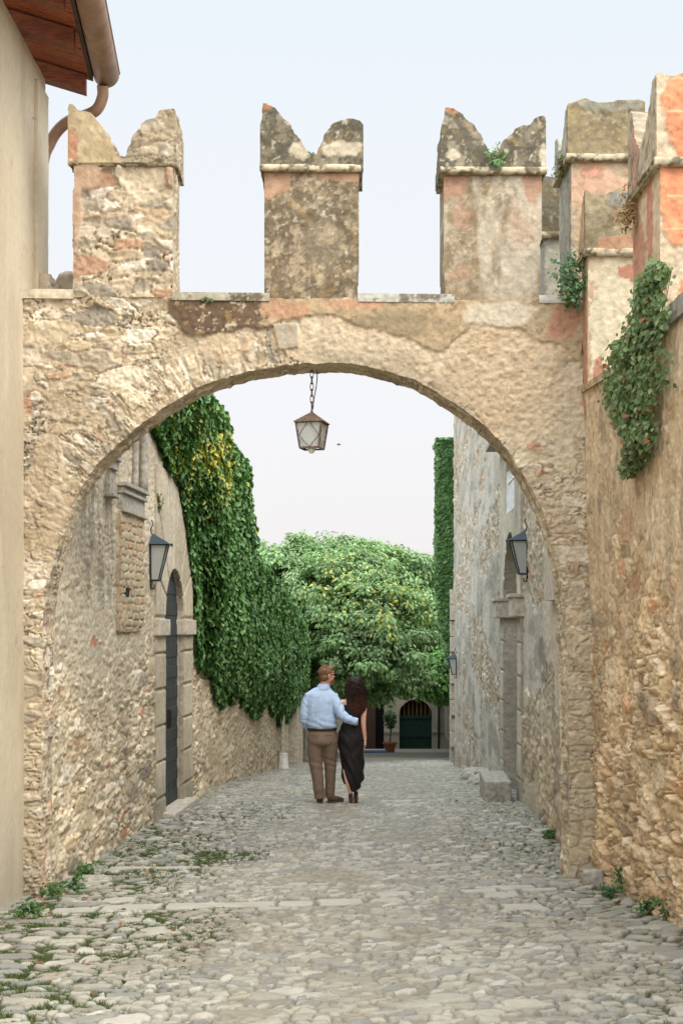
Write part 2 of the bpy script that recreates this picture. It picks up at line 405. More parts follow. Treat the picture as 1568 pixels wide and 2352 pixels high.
# ---- colour / relief recipes (colours sRGB as the dry surface has them)
def rubble(u, v, seed=1, su=0.17, sv=0.085, relief=0.03, big=0.25, tint=(1, 1, 1), mortar=(190, 170, 138), fill=0.25, orange=0.05, edge=0.14):
    u = u + .012*(fbm(u*22, v*22, 3, seed+50)-.5)*2; v = v + .012*(fbm(u*22+9, v*22, 3, seed+51)-.5)*2
    e, r, r2, dx, dy = stones(u, v, su, sv, seed, big)
    ec, rc, rc2, cx, cy = stones(u, v, su*.42, sv*.40, seed+200, 0.15, .5, .95)      # chips packed between the larger stones
    k = (hsh(np.floor(r*9973), np.floor(r2*9973), seed+78) < fill+.06) | (e < .03)
    e = np.where(k, ec*.8, e); r = np.where(k, rc, r); r2 = np.where(k, rc2, r2); dx = np.where(k, cx*.5, dx); dy = np.where(k, cy*.5, dy)
    m = sst(0.015, edge, e)
    bz = sst(.56, .68, fbm(u*2.6, v*2.6, 4, seed+60)+.10*fill); m = m*(1-.75*bz*sst(.4, .7, r))   # smeared with mortar in places
    n = fbm(u*34, v*34, 4, seed+3)-0.5; tl = 1.0
    facet = np.abs(fbm(u*13, v*17, 4, seed+9)-0.5)*2
    h = m*(relief*(0.35+0.65*r)) + m*relief*1.0*(dx*(r2-0.5)+dy*(r-0.35)) + n*relief*0.5 - facet*relief*0.7*m
    h = np.where(k, h*.75, h)
    c = pal(r2, [(206, 190, 162), (218, 204, 180), (194, 175, 144), (178, 165, 144), (200, 180, 152), (226, 216, 198), (164, 154, 138)], [3, 3, 2, 1.5, 2, 1.6, 1])
    om = (hsh(np.floor(r*9973), np.floor(r2*9973), seed+77) < orange).astype(float)
    c = mix(c, lin((196, 150, 118))+0*c, om*0.8)
    c = c*(0.84+0.30*r)[..., None]
    mo = lin(mortar)*(0.80+0.45*fbm(u*9, v*9, 4, seed+21))[..., None]
    gap = 1-sst(0.0, 0.055, e); gap = gap*sst(.38, .6, fbm(u*4, v*4, 3, seed+31))*(1-.7*bz)
    c = mix(mo, c, m); c = c*(1-0.45*gap)[..., None]; h = h-gap*relief*0.7
    c = c*(0.77+0.46*fbm(u*36, v*36, 4, seed+11))[..., None]
    c = c*(0.90+0.2*sst(.35, .65, fbm(u*1.7, v*1.7, 4, seed+14)))[..., None]
    return h, c*np.asarray(tint)
def plaster(u, v, seed, col, col2=None, rough=0.006, grain=1.0, sc_=1.2):
    a = fbm(u*sc_, v*sc_, 5, seed); b = fbm(u*30, v*30, 4, seed+2)
    c = mix(lin(col)+np.zeros(u.shape+(3,)), lin(col2 or col)+np.zeros(u.shape+(3,)), sst(0.35, 0.65, a))
    c = c*(1-0.14*grain+0.28*grain*b)[..., None]
    h = (b-0.5)*rough*2 + (a-0.5)*0.02
    return h, c
def lichen(u, v, c, seed, amt, dark=(98, 86, 66), scale=14):
    """speckled lichen / algae crust; amt 0..1 coverage"""
    n = fbm(u*scale, v*scale, 5, seed); n2 = fbm(u*scale*3, v*scale*3, 3, seed+4)
    m = sst(0.62-0.34*amt, 0.70-0.34*amt, n*0.7+n2*0.3)*np.clip(amt*3, 0, 1)
    c = mix(c, lin(dark)*(0.7+0.7*fbm(u*3, v*3, 3, seed+8))[..., None], m*0.85)
    w = sst(0.70, 0.74, fbm(u*26+5, v*26, 3, seed+12))*amt*0.9
    c = mix(c, lin((205, 196, 172))+0*c, w)
    y = sst(0.66, 0.72, fbm(u*19+9, v*19, 3, seed+14))*amt*0.5
    return mix(c, lin((176, 142, 76))+0*c, y)
def mixh(h1, c1, h2, c2, m): return h1*(1-m)+h2*m, mix(c1, c2, m)

# ================================================================== THE ARCHWAY
DA = 12.0; SA = F/DA
arch = thing('stone_archway', 'crenellated rubble stone archway spanning the lane, plaster flaking off', 'archway', (0, DA+0.22, -2.25))
def ax(px): return (px-784)/SA
def az(py): return (1440-py)/SA
intr = [(96, 2120), (95, 1900), (97, 1600), (98, 1500), (101, 1420), (110, 1350), (124, 1290), (139, 1240), (154, 1190), (170, 1150), (189, 1115), (210, 1085), (232, 1058), (262, 1028), (300, 994), (340, 963), (380, 934), (420, 910), (460, 889), (500, 874), (550, 860), (600, 849), (650, 841), (700, 836), (760, 834), (800, 837), (850, 844), (900, 857), (950, 874), (1000, 899), (1050, 932), (1100, 968), (1160, 1028), (1205, 1098), (1245, 1170), (1270, 1240), (1288, 1320), (1297, 1400), (1303, 1600), (1307, 1900), (1310, 2120)]
outer = [(1392, 2120), (1386, 1500), (1372, 910), (1338, 900), (1338, 696), (1240, 693), (1040, 690), (820, 688), (610, 688), (398, 684), (170, 682), (52, 684), (52, 2120)]
arch_poly = [(ax(x), az(y)) for x, y in intr] + [(ax(x), az(y)) for x, y in outer]
ic = [(ax(x), az(y)) for x, y in intr[3:38]]
def arch_dist(u, v):
    """distance to the intrados and position along it"""
    best = np.full(u.shape, 9.0); s = np.zeros(u.shape); acc = 0.0
    for (x1, y1), (x2, y2) in zip(ic, ic[1:]):
        dx, dy = x2-x1, y2-y1; L2 = dx*dx+dy*dy
        t = np.clip(((u-x1)*dx+(v-y1)*dy)/L2, 0, 1); d = np.hypot(u-x1-t*dx, v-y1-t*dy)
        m = d < best; best = np.where(m, d, best); s = np.where(m, acc+t*math.sqrt(L2), s); acc += math.sqrt(L2)
    return best, s
def poly_soft(u, v, pxpoly, seed, rough=0.05, soft=0.02):
    """soft ragged mask of a polygon given in the arch's own face coordinates"""
    n1 = (fbm(u*6, v*6, 4, seed)-0.5)*2*rough*1.6; n2 = (fbm(u*6+40, v*6+9, 4, seed+1)-0.5)*2*rough*1.6
    poly = [(ax(x), az(y)) for x, y in pxpoly]; s = 0
    for ox, oy in ((0, 0), (soft, 0), (-soft, 0), (0, soft), (0, -soft)):
        s = s + inpoly(u+n1+ox, v+n2+oy, poly)
    return s/5.0
BAND = [(380, 684), (392, 720), (425, 765), (468, 778), (512, 766), (562, 758), (622, 748), (660, 735), (700, 728), (760, 728), (800, 745), (860, 756), (915, 772), (970, 792), (1018, 812), (1036, 800), (1052, 765), (1082, 743), (1112, 741), (1150, 756), (1200, 766), (1250, 784), (1285, 800), (1340, 840), (1345, 684)]
def arch_style(u, v):
    d, s = arch_dist(u, v)
    h1, c1 = rubble(u, v, 3, 0.20, 0.080, 0.050, 0.28, orange=0.035, fill=0.3)
    # ring of thin radial stones round the opening
    h2, c2 = rubble(d+.05*(fbm(u*3,v*3,2,6)-.5), s+.12*(fbm(u*4,v*4,2,8)-.5), 5, 0.20, 0.052, 0.044, 0.15, orange=0.04, fill=0.2)
    ring = 1-sst(0.30, 0.42, d+(fbm(u*4, v*4, 3, 9)-0.5)*0.35)
    ring = ring*(v > az(1700))*(1-sst(ax(1180), ax(1240), u))
    h, c = mixh(h1, c1, h2, c2, ring)
    # coarse render over the right half
    hp, cp = plaster(u, v, 12, (208, 190, 160), (198, 172, 138), 0.012, 1.2, 1.6)
    cr = np.abs(fbm(u*3.1, v*3.1, 4, 61)-0.5); crack = (1-sst(0.0, 0.012, cr))*(fbm(u*1.3, v*1.3, 2, 62) > 0.5)
    hp = hp+0.025+0.10*h - crack*0.012+0.012*(fbm(u*5,v*5,3,64)-.5); cp = cp*(1-0.35*crack)[..., None]; cp = mix(cp, c*0.95, np.full(u.shape, 0.07))
    mp = poly_soft(u, v, [(700, 700), (640, 760), (690, 900), (900, 900), (1060, 960), (1150, 1060), (1190, 1010), (1260, 1060), (1345, 1180), (1345, 690)], 31, 0.16, 0.05)
    mp = np.maximum(mp, 0.45*poly_soft(u, v, [(1200, 1000), (1180, 1100), (1290, 1330), (1310, 2100), (1370, 2100), (1345, 1000)], 33, 0.1, 0.04))
    mp = np.maximum(mp, 0.8*blob(u, v, ax(520), az(800), 0.28, 0.16, 35))
    mp = np.maximum(mp, 0.9*blob(u, v, ax(655), az(775), 0.14, 0.14, 36, 0.3))
    mp = np.maximum(mp, 0.55*blob(u, v, ax(110), az(1150), 0.22, 0.8, 37))
    h, c = mixh(h, c, hp, cp, mp)
    # pier stones at the foot of both sides read as coursed blocks
    eb, rb, rb2, _, _ = stones(u, v, 0.26, 0.125, 71, 0.0, 0.2, 0.35)
    qb = sst(0.03, 0.2, eb); cq = pal(rb2, [(206, 190, 156), (200, 182, 150), (188, 170, 140), (208, 196, 170)], [2, 2, 1, 1])
    hq = qb*0.03+(fbm(u*30, v*30, 3, 72)-0.5)*0.012; cq = mix(lin((172, 152, 122))+0*cq, cq, qb)*(0.8+0.4*fbm(u*22, v*22, 3, 73))[..., None]
    mq = sst(az(1300), az(1500), v)*0
    mq = (1-sst(az(1560), az(1440), v))
    h, c = mixh(h, c, hq*.8, cq, mq*(.25+.4*fbm(u*4, v*4, 3, 74)))
    rim = (1-sst(0.02, 0.30, d+(fbm(u*5, v*5, 3, 44)-.5)*.25))*sst(ax(680), ax(760), u)*(1-sst(ax(1020), ax(1120), u)); c = mix(c, lin((158, 144, 120))*(.8+.4*fbm(u*24, v*24, 3, 45))[..., None], rim*.6)
    c = c*(.88+.24*fbm(u*1.6, v*1.6, 5, 46))[..., None]
    red = blob(u, v, ax(1225), az(1025), 0.07, 0.05, 41)+blob(u, v, ax(1235), az(1085), 0.06, 0.04, 42)+blob(u, v, ax(66), az(925), 0.03, 0.1, 43)
    c = mix(c, lin((196, 136, 106))+0*c, np.clip(red, 0, 1)*0.7)
    warm = 1-sst(az(1100), az(1500), v)*0-sst(0.2, 0.9, u*0+0.2)*0
    # weathered upper coat
    mb = poly_soft(u, v, BAND, 51, 0.035, 0.008)
    hb, cb = plaster(u, v, 52, (168, 148, 116), (186, 160, 122), 0.006, 1.0, 2.2)
    L1 = 1-sst(ax(560), ax(640), u); cb = mix(cb, lin((150, 136, 112))+0*cb, L1*0.8); cb = lichen(u, v, cb, 53, 0.15+0.75*L1, (92, 68, 50), 18)
    org = blob(u, v, ax(655), az(718), 0.24, 0.10, 54, 0.5); cb = mix(cb, lin((190, 140, 106))+0*cb, org*0.7)
    rd = blob(u, v, ax(800), az(700), 0.3, 0.035, 55, 0.6); cb = mix(cb, lin((200, 138, 108))+0*cb, rd*0.6)
    gr = blob(u, v, ax(900), az(750), 0.55, 0.14, 56, 0.5); cb = mix(cb, lin((146, 128, 98))+0*cb, gr*0.75)
    pl = blob(u, v, ax(1150), az(725), 0.36, 0.12, 57, 0.4); cb = mix(cb, lin((206, 192, 170))+0*cb, pl*0.8)
    rr = blob(u, v, ax(1292), az(745), 0.15, 0.16, 58, 0.5); cb = mix(cb, lin((178, 118, 94))+0*cb, rr*0.75)
    h, c = mixh(h, c, hb+0.045, cb, mb)
    # grey block beside the crown
    gb_ = inpoly(u, v, [(ax(626), az(748)), (ax(682), az(744)), (ax(686), az(800)), (ax(640), az(806))]).astype(float)
    h, c = mixh(h, c, h*0.3+0.04, lin((172, 158, 136))*(0.8+0.4*fbm(u*20, v*20, 3, 5))[..., None], gb_)
    foot = 1-sst(-2.25, -1.9, v+0.15*fbm(u*5, v*5, 3, 66)); c = mix(c, lin((134, 124, 104))+0*c, foot*0.6)
    return h, c
pos_arch = lambda u, v, w: (u, DA-w, v)
masonry('arch_wall', rng_lines(ax(52), ax(1392), 0.0088), rng_lines(az(2120), az(684), 0.0088), lambda u, v: inpoly(u, v, arch_poly), pos_arch, arch_style, 0.45, parent=arch, klay=24, it=8)

# coping slabs on the crenel sills, each its own stone
def slab_part(name, x0, x1, ytop, ybot, y0, y1, parent, seed, col=(178, 172, 158), col2=(196, 188, 170), liq=0.25, skew=0.0):
    """a worn stone slab: front face x0..x1 by z, extends y0..y1"""
    us = rng_lines(x0, x1, 0.014); vs = rng_lines(ybot, ytop, 0.0125)
    def st(u, v):
        h, c = plaster(u, v, seed, col, col2, 0.006, 1.0, 3)
        c = lichen(u, v, c, seed+3, liq)
        return h-0.006*np.exp(-((v-ybot)/0.02)**2), c
    return masonry(name, us, vs, lambda u, v: u < 1e9, lambda u, v, w: (u, y0-w, v+skew*(u-x0)), st, y1-y0, parent=parent, rough_edge=0.004, seed=seed)
for i, (a, b, t, bt, sk, lq) in enumerate([(52, 172, 667, 688, -.01, .0), (398, 620, 674, 692, -.012, .35), (821, 1042, 677, 696, -.01, .3), (1235, 1306, 681, 699, 0, .1)]):
    col = [(206, 194, 168), (170, 162, 140), (172, 170, 160), (196, 190, 180)][i]
    s = slab_part('coping_slab', ax(a), ax(b), az(t), az(bt), DA-0.06, DA+0.50, arch, 200+i, col, tuple(min(255, c+14) for c in col), lq, sk)

# ---- swallow-tail merlons
def merlon(pts_shaft, pts_horn, seed, shaft_style, horn_style, mould, parent, d0=DA-0.01, thick=0.46):
    sp = [(ax(x), az(y)) for x, y in pts_shaft]; hp = [(ax(x), az(y)) for x, y in pts_horn]
    bx = lambda p: (min(q[0] for q in p), max(q[0] for q in p), min(q[1] for q in p), max(q[1] for q in p))
    a = bx(sp); b = bx(hp)
    root = masonry('merlon', rng_lines(a[0], a[1], 0.0115), rng_lines(a[2], a[3], 0.0115), lambda u, v: inpoly(u, v, sp), lambda u, v, w: (u, d0-w, v), shaft_style, thick, parent=parent, seed=seed)
    masonry('swallowtail', rng_lines(b[0], b[1], 0.0115), rng_lines(b[2], b[3], 0.0115), lambda u, v: inpoly(u, v, hp), lambda u, v, w: (u, d0-0.045-w, v), horn_style, thick+0.09, parent=root, seed=seed+3, rough_edge=0.009)
    x0, x1, yt = mould
    def mst(u, v):
        h, c = plaster(u, v, seed+9, (206, 190, 158), (186, 172, 142), 0.006, 1, 3)
        vm = (v-(az(yt)-0.03))/0.03
        j = (1-sst(0.0, 0.012, np.abs(((u*2.9+vn(np.floor(u*2.9), u*0, seed)*0.0) % 1)-0.5)*0.34))
        w_ = fbm(u*4, v*0, 3, seed+13); return h*1.2 + 0.022*np.sqrt(np.clip(1-vm**2, 0, 1))*(.5+w_) + 0.003 - 0.014*j - .016*(w_ < .40), lichen(u, v, c*(1-0.4*j)[..., None]*(.75+.3*w_)[..., None], seed+11, 0.4)
    masonry('moulding', rng_lines(ax(x0), ax(x1), 0.012), rng_lines(az(yt)-0.06, az(yt), 0.006), lambda u, v: u < 1e9, lambda u, v, w: (u, d0-0.05-w, v), mst, thick+0.10, parent=root, seed=seed+5, rough_edge=0.004)
    return root
def m1_shaft(u, v):
    h, c = rubble(u, v, 101, 0.19, 0.088, 0.042, 0.32, orange=0.05, fill=0.08)
    r = blob(u, v, ax(190), az(405), 0.16, 0.14, 102, .5)+blob(u, v, ax(178), az(480), 0.05, 0.4, 103, .5)+blob(u, v, ax(392), az(410), 0.05, 0.1, 104)
    hp, cp = plaster(u, v, 105, (184, 128, 104), (192, 160, 132)); return mixh(h, c, hp+0.04, cp, np.clip(r, 0, 1))
def m1_horn(u, v):
    h, c = rubble(u, v, 111, 0.15, 0.06, 0.035, 0.2, tint=(.72, .70, .66), orange=0.08, fill=0.15)
    hp, cp = plaster(u, v, 113, (206, 186, 148), (190, 168, 128), 0.005, 1, 3)
    r = blob(u, v, ax(168), az(350), 0.06, 0.2, 114, .8); cp = mix(cp, lin((196, 128, 98))+0*cp, r*0.7)
    return mixh(h, c, hp+0.02, cp, 1-sst(ax(268), ax(290), u))
def m2_shaft(u, v):
    h, c = plaster(u, v, 121, (168, 150, 122), (146, 130, 102), 0.005, 1.2, 2)
    c = lichen(u, v, c, 122, 0.62, (96, 82, 60), 11); c = lichen(u, v, c, 123, 0.3, (120, 104, 82), 40)
    g = blob(u, v, ax(740), az(560), .18, .3, 128, .6); c = mix(c, c*0.75+lin((160, 150, 132))*0.3, g*0.8)
    r = blob(u, v, ax(630), az(415), 0.14, 0.17, 124, .5)+blob(u, v, ax(780), az(405), 0.2, 0.05, 125, .6)+0.8*blob(u, v, ax(640), az(395), .2, .05, 126, .5)
    return h, mix(c, lin((192, 150, 118))*(0.8+0.3*fbm(u*20, v*20, 3, 127))[..., None], np.clip(r, 0, 1)*0.85)
def dark_horn(seed, pale=None, orange=None):
    def f(u, v):
        h, c = plaster(u, v, seed, (140, 130, 110), (118, 108, 88), 0.008, 1.2, 3)
        c = lichen(u, v, c, seed+1, 0.55, (84, 78, 64), 14)
        for q in (pale or []): c = mix(c, lin((200, 186, 160))+0*c, blob(u, v, ax(q[0]), az(q[1]), q[2], q[3], seed+5, .5)*0.8)
        for q in (orange or []): c = mix(c, lin((176, 118, 76))+0*c, blob(u, v, ax(q[0]), az(q[1]), q[2], q[3], seed+6, .4)*0.8)
        return h, c
    return f
def m3_shaft(u, v):
    h, c = plaster(u, v, 141, (150, 132, 106), (166, 150, 124), 0.005, 1.5, 2.4)
    c = lichen(u, v, c, 142, 0.34, (134, 112, 80), 7); c = lichen(u, v, c, 150, 0.30, (120, 108, 88), 30)
    st = fbm(u*6, v*1.2, 4, 143); c = mix(c, lin((206, 196, 176))+0*c, sst(.5, .7, st)*0.5)
    r = blob(u, v, ax(1040), az(425), 0.14, 0.14, 144, .5)+blob(u, v, ax(1220), az(430), 0.1, 0.2, 145, .6)+0.6*blob(u, v, ax(1060), az(500), 0.09, 0.12, 146, .6)+0.5*blob(u, v, ax(1200), az(530), 0.1, 0.2, 147, .7)+0.6*blob(u, v, ax(1055), az(630), 0.12, 0.07, 148, .6)
    return h, mix(c, lin((176, 132, 106))*(0.8+0.3*fbm(u*20, v*20, 3, 149))[..., None], np.clip(r, 0, 1)*0.85)
tag(merlon([(172, 376), (397, 376), (398, 684), (170, 684)],
       [(161, 380), (160, 300), (163, 246), (170, 248), (186, 258), (206, 264), (222, 278), (238, 297), (250, 318), (262, 345), (267, 365), (292, 364), (297, 345), (305, 325), (312, 308), (322, 304), (326, 292), (340, 282), (350, 280), (360, 272), (368, 260), (385, 256), (405, 257), (407, 380)],
       301, m1_shaft, m1_horn, (160, 408, 369), arch), label='rubble stone merlon stripped of its plaster')
tag(merlon([(607, 392), (824, 392), (822, 688), (607, 688)],
       [(598, 392), (599, 300), (603, 243), (618, 245), (636, 256), (650, 270), (663, 284), (672, 302), (684, 318), (694, 333), (704, 350), (712, 362), (722, 362), (733, 345), (742, 325), (755, 300), (770, 286), (790, 279), (812, 278), (827, 283), (834, 300), (834, 392)],
       311, m2_shaft, dark_horn(321, [(690, 350, .1, .08), (790, 345, .18, .07)], [(612, 250, .06, .03)]), (599, 834, 382), arch), label='dark lichen covered merlon with orange top')
tag(merlon([(1018, 400), (1243, 400), (1240, 692), (1020, 692)],
       [(1008, 398), (1012, 300), (1023, 252), (1040, 256), (1057, 261), (1066, 275), (1085, 290), (1100, 312), (1112, 332), (1120, 352), (1130, 362), (1142, 352), (1152, 332), (1166, 318), (1180, 302), (1196, 296), (1215, 290), (1228, 276), (1246, 270), (1250, 290), (1251, 398)],
       331, m3_shaft, dark_horn(341, [(1245, 360, .04, .12), (1040, 360, .06, .05)], [(1040, 258, .08, .03)]), (1010, 1252, 388), arch), label='mottled grey and orange plastered merlon')

# ================================================================== THE BIG RUBBLE WALL ON THE RIGHT (near)
rw = thing('crenellated_wall', 'tall warm rubble wall along the right with flaking orange merlons', 'wall', (2.3, 9.5, -2.05))
XN = 2.19
def XNf(d, z): return 2.055+0.13*np.clip((12-d)/1.2, 0, 1)+0.11*np.clip((2-z)/4, 0, 1)*np.clip((d-10.8)/1.2, 0, 1)
def near_style(u, v):
    # u = -d (so the face reads left to right), v = z
    h1, c1 = rubble(u, v, 401, 0.19, 0.105, 0.085, 0.22, tint=(1.10, .98, .83), orange=0.05, fill=0.05, mortar=(194, 170, 136), edge=0.22)
    hp, cp = plaster(u, v, 403, (224, 200, 168), (208, 182, 148), 0.010, 1.4, 1.6)
    st = fbm(u*5, v*1.1, 4, 405); cp = mix(cp, lin((190, 168, 138))+0*cp, sst(.45, .65, st)*0.6); s5 = fbm(u*9, v*1.6, 4, 415); cp = mix(cp, lin((222, 202, 172))+0*cp, sst(.52, .68, s5)*.6); cp = cp*(1-.35*sst(.60, .66, fbm(u*12, v*5, 4, 417)))[..., None]; hp = hp+.02*(s5-.5); hp = hp+0.02+h1*0.03+.014*(fbm(u*14, v*6, 4, 408)-.5)*2
    z = v + (fbm(u*1.2, v*1.2, 3, 407)-.5)*1.6
    mp = np.clip(sst(-0.1, 0.9, z)*.9-.5*sst(.5, .62, fbm(u*1.6+3, v*1.6, 4, 413))*(v < 1.5), 0, 1)
    h, c = mixh(h1*(.30+.70*(1-sst(-.9, .1, z))), c1, hp, cp, mp)
    g = blob(u, v, -11.8, -0.5, .25, .7, 409, .7); c = mix(c, lin((150, 138, 116))+0*c, g*0.4)
    r = blob(u, v, -12.0, 1.95, .08, .3, 411, .4); c = mix(c, lin((198, 116, 80))+0*c, r*0.7)
    f = 1-sst(-2.15, -1.85, v); c = mix(c, lin((150, 128, 98))+0*c, f*0.5)
    return h, c
masonry('wall', rng_lines(-12.06, -8.3, 0.0105), rng_lines(-2.35, 1.98, 0.0105), lambda u, v: v < 1.975+0.0*u, lambda u, v, w: (XNf(-u, v)-w, -u, v), near_style, 0.5, parent=rw, seed=5, klay=10)
masonry('wall', rng_lines(-8.31, -2.0, 0.05), rng_lines(-2.2, 1.98, 0.04), lambda u, v: v < 9, lambda u, v, w: (XN-w+0.004, -u, v), near_style, 0.5, parent=rw, seed=6, klay=4)
# stone ledge along the wall head
def ledge_style(seed, col=(160, 150, 132), col2=(186, 174, 152)):
    def f(u, v):
        h, c = plaster(u, v, seed, col, col2, 0.008, 1, 3); return h, lichen(u, v, c, seed+1, 0.25)
    return f
masonry('ledge', rng_lines(-12.02, -10.82, 0.014), rng_lines(1.97, 2.03, 0.012), lambda u, v: v < 9, lambda u, v, w: (XNf(-u, 2)-0.05-w, -u, v), ledge_style(421, (182, 158, 124), (198, 176, 142)), 0.6, parent=rw, klay=16)
masonry('ledge', rng_lines(-9.86, -2.0, 0.02), rng_lines(1.97, 2.10, 0.012), lambda u, v: v < 9, lambda u, v, w: (XN-0.06-w, -u, v), ledge_style(423, (150, 146, 138), (172, 166, 154)), 0.6, parent=rw, klay=16)

def box_merlon(x0, x1, y0, y1, z0, zc, z1, seed, front, side, label, cap_out=0.05, horn=None, frontcap=None, sidecap=None, prof=None):
    """merlon of the long wall: front = end face towards -Y, side = face to the street (-X)"""
    root = masonry('merlon', rng_lines(x0, x1, 0.012), rng_lines(z0, zc, 0.012), lambda u, v: v < 99, lambda u, v, w: (u, y0-w, v), front, 0.04, parent=rw, seed=seed, klay=2, back=False)
    tag(root, label)
    masonry('street_face', rng_lines(-y1, -y0, 0.014), rng_lines(z0, zc, 0.014), lambda u, v: v < 99, lambda u, v, w: (x0-w+0.0, -u, v), side, x1-x0, parent=root, seed=seed+1, klay=12)
    o = cap_out
    def hs(u, v): return v < z1 + (horn(u) if horn else 0)
    masonry('cap', rng_lines(x0-o, x1+o, 0.012), rng_lines(zc, z1+0.1, 0.012), lambda u, v: v < z1+(fbm(u*7, u*0, 3, seed)-.5)*0.08, lambda u, v, w: (u, y0-o-w, v), frontcap or front, 0.05 if prof else y1-y0+2*o, parent=root, seed=seed+2, klay=3 if prof else 26, rough_edge=0.01)
    if prof:
        ps = [(-p[0], p[1]) for p in prof]; yy = [p[0] for p in prof]; pg = [(-min(yy), zc)]+sorted(ps, key=lambda q: -q[0])+[(-max(yy), zc)]
        masonry('cap', rng_lines(-max(yy), -min(yy), 0.013), rng_lines(zc, max(p[1] for p in prof)+.01, 0.013), lambda u, v: inpoly(u, v, pg), lambda u, v, w: (x0-o-w, -u, v), sidecap or side, x1-x0+2*o-.01, parent=root, seed=seed+7, klay=20, rough_edge=0.008)
    def mst(u, v):
        h, c = plaster(u, v, seed+9, (206, 190, 158), (186, 172, 142), 0.006, 1, 3)
        vm = (v-(zc+0.0))/0.032; w_ = fbm(u*4, v*0, 3, seed+13); return h*1.2+0.024*np.sqrt(np.clip(1-vm**2, 0, 1))*(.5+w_)-.014*(w_ < .40), lichen(u, v, c*(.75+.3*w_)[..., None], seed+11, .35)
    masonry('moulding', rng_lines(x0-o-.02, x1+o+.02, 0.014), rng_lines(zc-0.032, zc+0.032, 0.006), lambda u, v: v < 99, lambda u, v, w: (u, y0-o-.012-w, v), mst, y1-y0+2*o+.024, parent=root, seed=seed+5, rough_edge=0.003, klay=26)
    return root
def pl_st(seed, a, b, patches=(), lich=0.0, dark=(110, 96, 70), rough=0.006):
    def f(u, v):
        h, c = plaster(u, v, seed, a, b, rough, 1.1, 2.2)
        for (cu, cv, ru, rv, col, am) in patches:
            m = blob(u, v, cu, cv, ru, rv, seed+int(cu*7+cv*13) % 50, .55, .12)*am; c = mix(c, lin(col)*(0.85+.3*fbm(u*18, v*18, 3, seed+4))[..., None], m); h = h+0.006*m
        if lich: c = lichen(u, v, c, seed+2, lich, dark, 10)
        return h, c
    return f
RED = (186, 120, 94); ORG = (214, 136, 90)
def brick_red(seed, patches):
    base = pl_st(seed, (204, 184, 152), (188, 168, 138), rough=.012)
    def f(u, v):
        h, c = base(u, v); m = 0
        for (cu, cv, ru, rv) in patches: m = np.maximum(m, blob(u, v, cu, cv, ru, rv, seed+int(cu*11+cv*17) % 40, .45, .08))
        row = np.floor(v/0.115); jt = np.minimum(np.abs((v/0.115) % 1-0.5)*-1+0.5, 1); line = (((v/0.115) % 1) < 0.05)*(fbm(u*9, v*9, 3, seed+8) > .42)
        cr = mix(lin(ORG)*(0.72+.5*fbm(u*9, v*9, 4, seed+6))[..., None], lin((222, 180, 140))+0*c, line*0.7)
        return h+0.01*m, mix(c, cr, m)
    return f
# C: nearest merlon, brick-painted plaster on its end face
mC = box_merlon(2.21, 2.75, 9.88, 10.80, 2.04, 3.22, 3.82, 501, brick_red(503, [(2.33, 2.98, .14, .35), (2.46, 3.1, .2, .4), (2.42, 2.3, .1, .14)]),
    pl_st(505, (206, 180, 148), (190, 166, 136), [(-10.2, 2.9, .10, .45, RED, .9), (-10.55, 2.75, .2, .22, RED, .75), (-10.7, 3.2, .12, .3, RED, .6)]),
    'nearest merlon with painted orange brickwork on its end', 0.03, sidecap=pl_st(509, (178, 162, 136), (150, 138, 118), [(-10.6, 3.5, .15, .3, RED, .5)], .25), frontcap=brick_red(507, [(2.50, 3.5, .26, .45)]), prof=[(9.90, 3.84), (10.0, 3.84), (10.12, 3.70), (10.26, 3.56), (10.4, 3.50), (10.54, 3.60), (10.66, 3.80), (10.74, 3.90), (10.84, 3.88)])
# A: low merlon against the arch
mA = box_merlon(2.03, 2.62, 11.72, 12.03, 1.99, 3.08, 3.58, 511, pl_st(513, (214, 200, 170), (202, 186, 154), [(2.42, 2.93, .16, .07, RED, .9), (2.12, 2.1, .05, .14, RED, .9)]),
    pl_st(515, (196, 164, 128), (182, 150, 118), [(-11.88, 2.3, .1, .6, RED, .6)]), 'low merlon of pale render beside the arch', 0.03,
    frontcap=pl_st(517, (158, 142, 108), (142, 128, 100), [(2.3, 3.15, .25, .08, (196, 140, 104), .7), (2.28, 3.52, .12, .07, (140, 138, 130), .9)], 0.25), prof=[(11.74, 3.56), (11.80, 3.55), (11.88, 3.42), (11.98, 3.24), (12.06, 3.14)])
# B: tall one behind
mB = box_merlon(2.02, 2.62, 12.52, 13.20, 2.0, 4.12, 4.60, 521, pl_st(523, (176, 148, 114), (186, 160, 130), [(2.2, 4.0, .14, .06, RED, .8), (2.3, 3.85, .4, .2, (204, 156, 132), .6)], .1),
    pl_st(525, (150, 148, 138), (170, 162, 146), [], .2), 'tall merlon with ochre lichen cap behind the low one', 0.04,
    frontcap=pl_st(527, (154, 132, 90), (138, 122, 90), [(2.3, 4.58, .4, .08, (136, 132, 116), .9)], .25), prof=[(12.53, 4.58), (12.62, 4.58), (12.72, 4.44), (12.86, 4.30), (13.0, 4.36), (13.1, 4.5), (13.24, 4.52)])
mD = box_merlon(1.98, 2.5, 13.9, 14.6, 2.0, 3.82, 4.38, 531, pl_st(533, (192, 186, 168), (176, 168, 148)), pl_st(535, (140, 140, 130), (160, 156, 144)), 'small grey merlon furthest along the wall', 0.04,
    frontcap=pl_st(537, (128, 122, 102), (112, 106, 88), [], .3))
bm = bmesh.new(); add_box(bm, (2.42, 13.55, 1.15), (0.56, 3.0, 1.75)); bm_obj('wall_core', bm, 'stone_trim', rw, world=True)

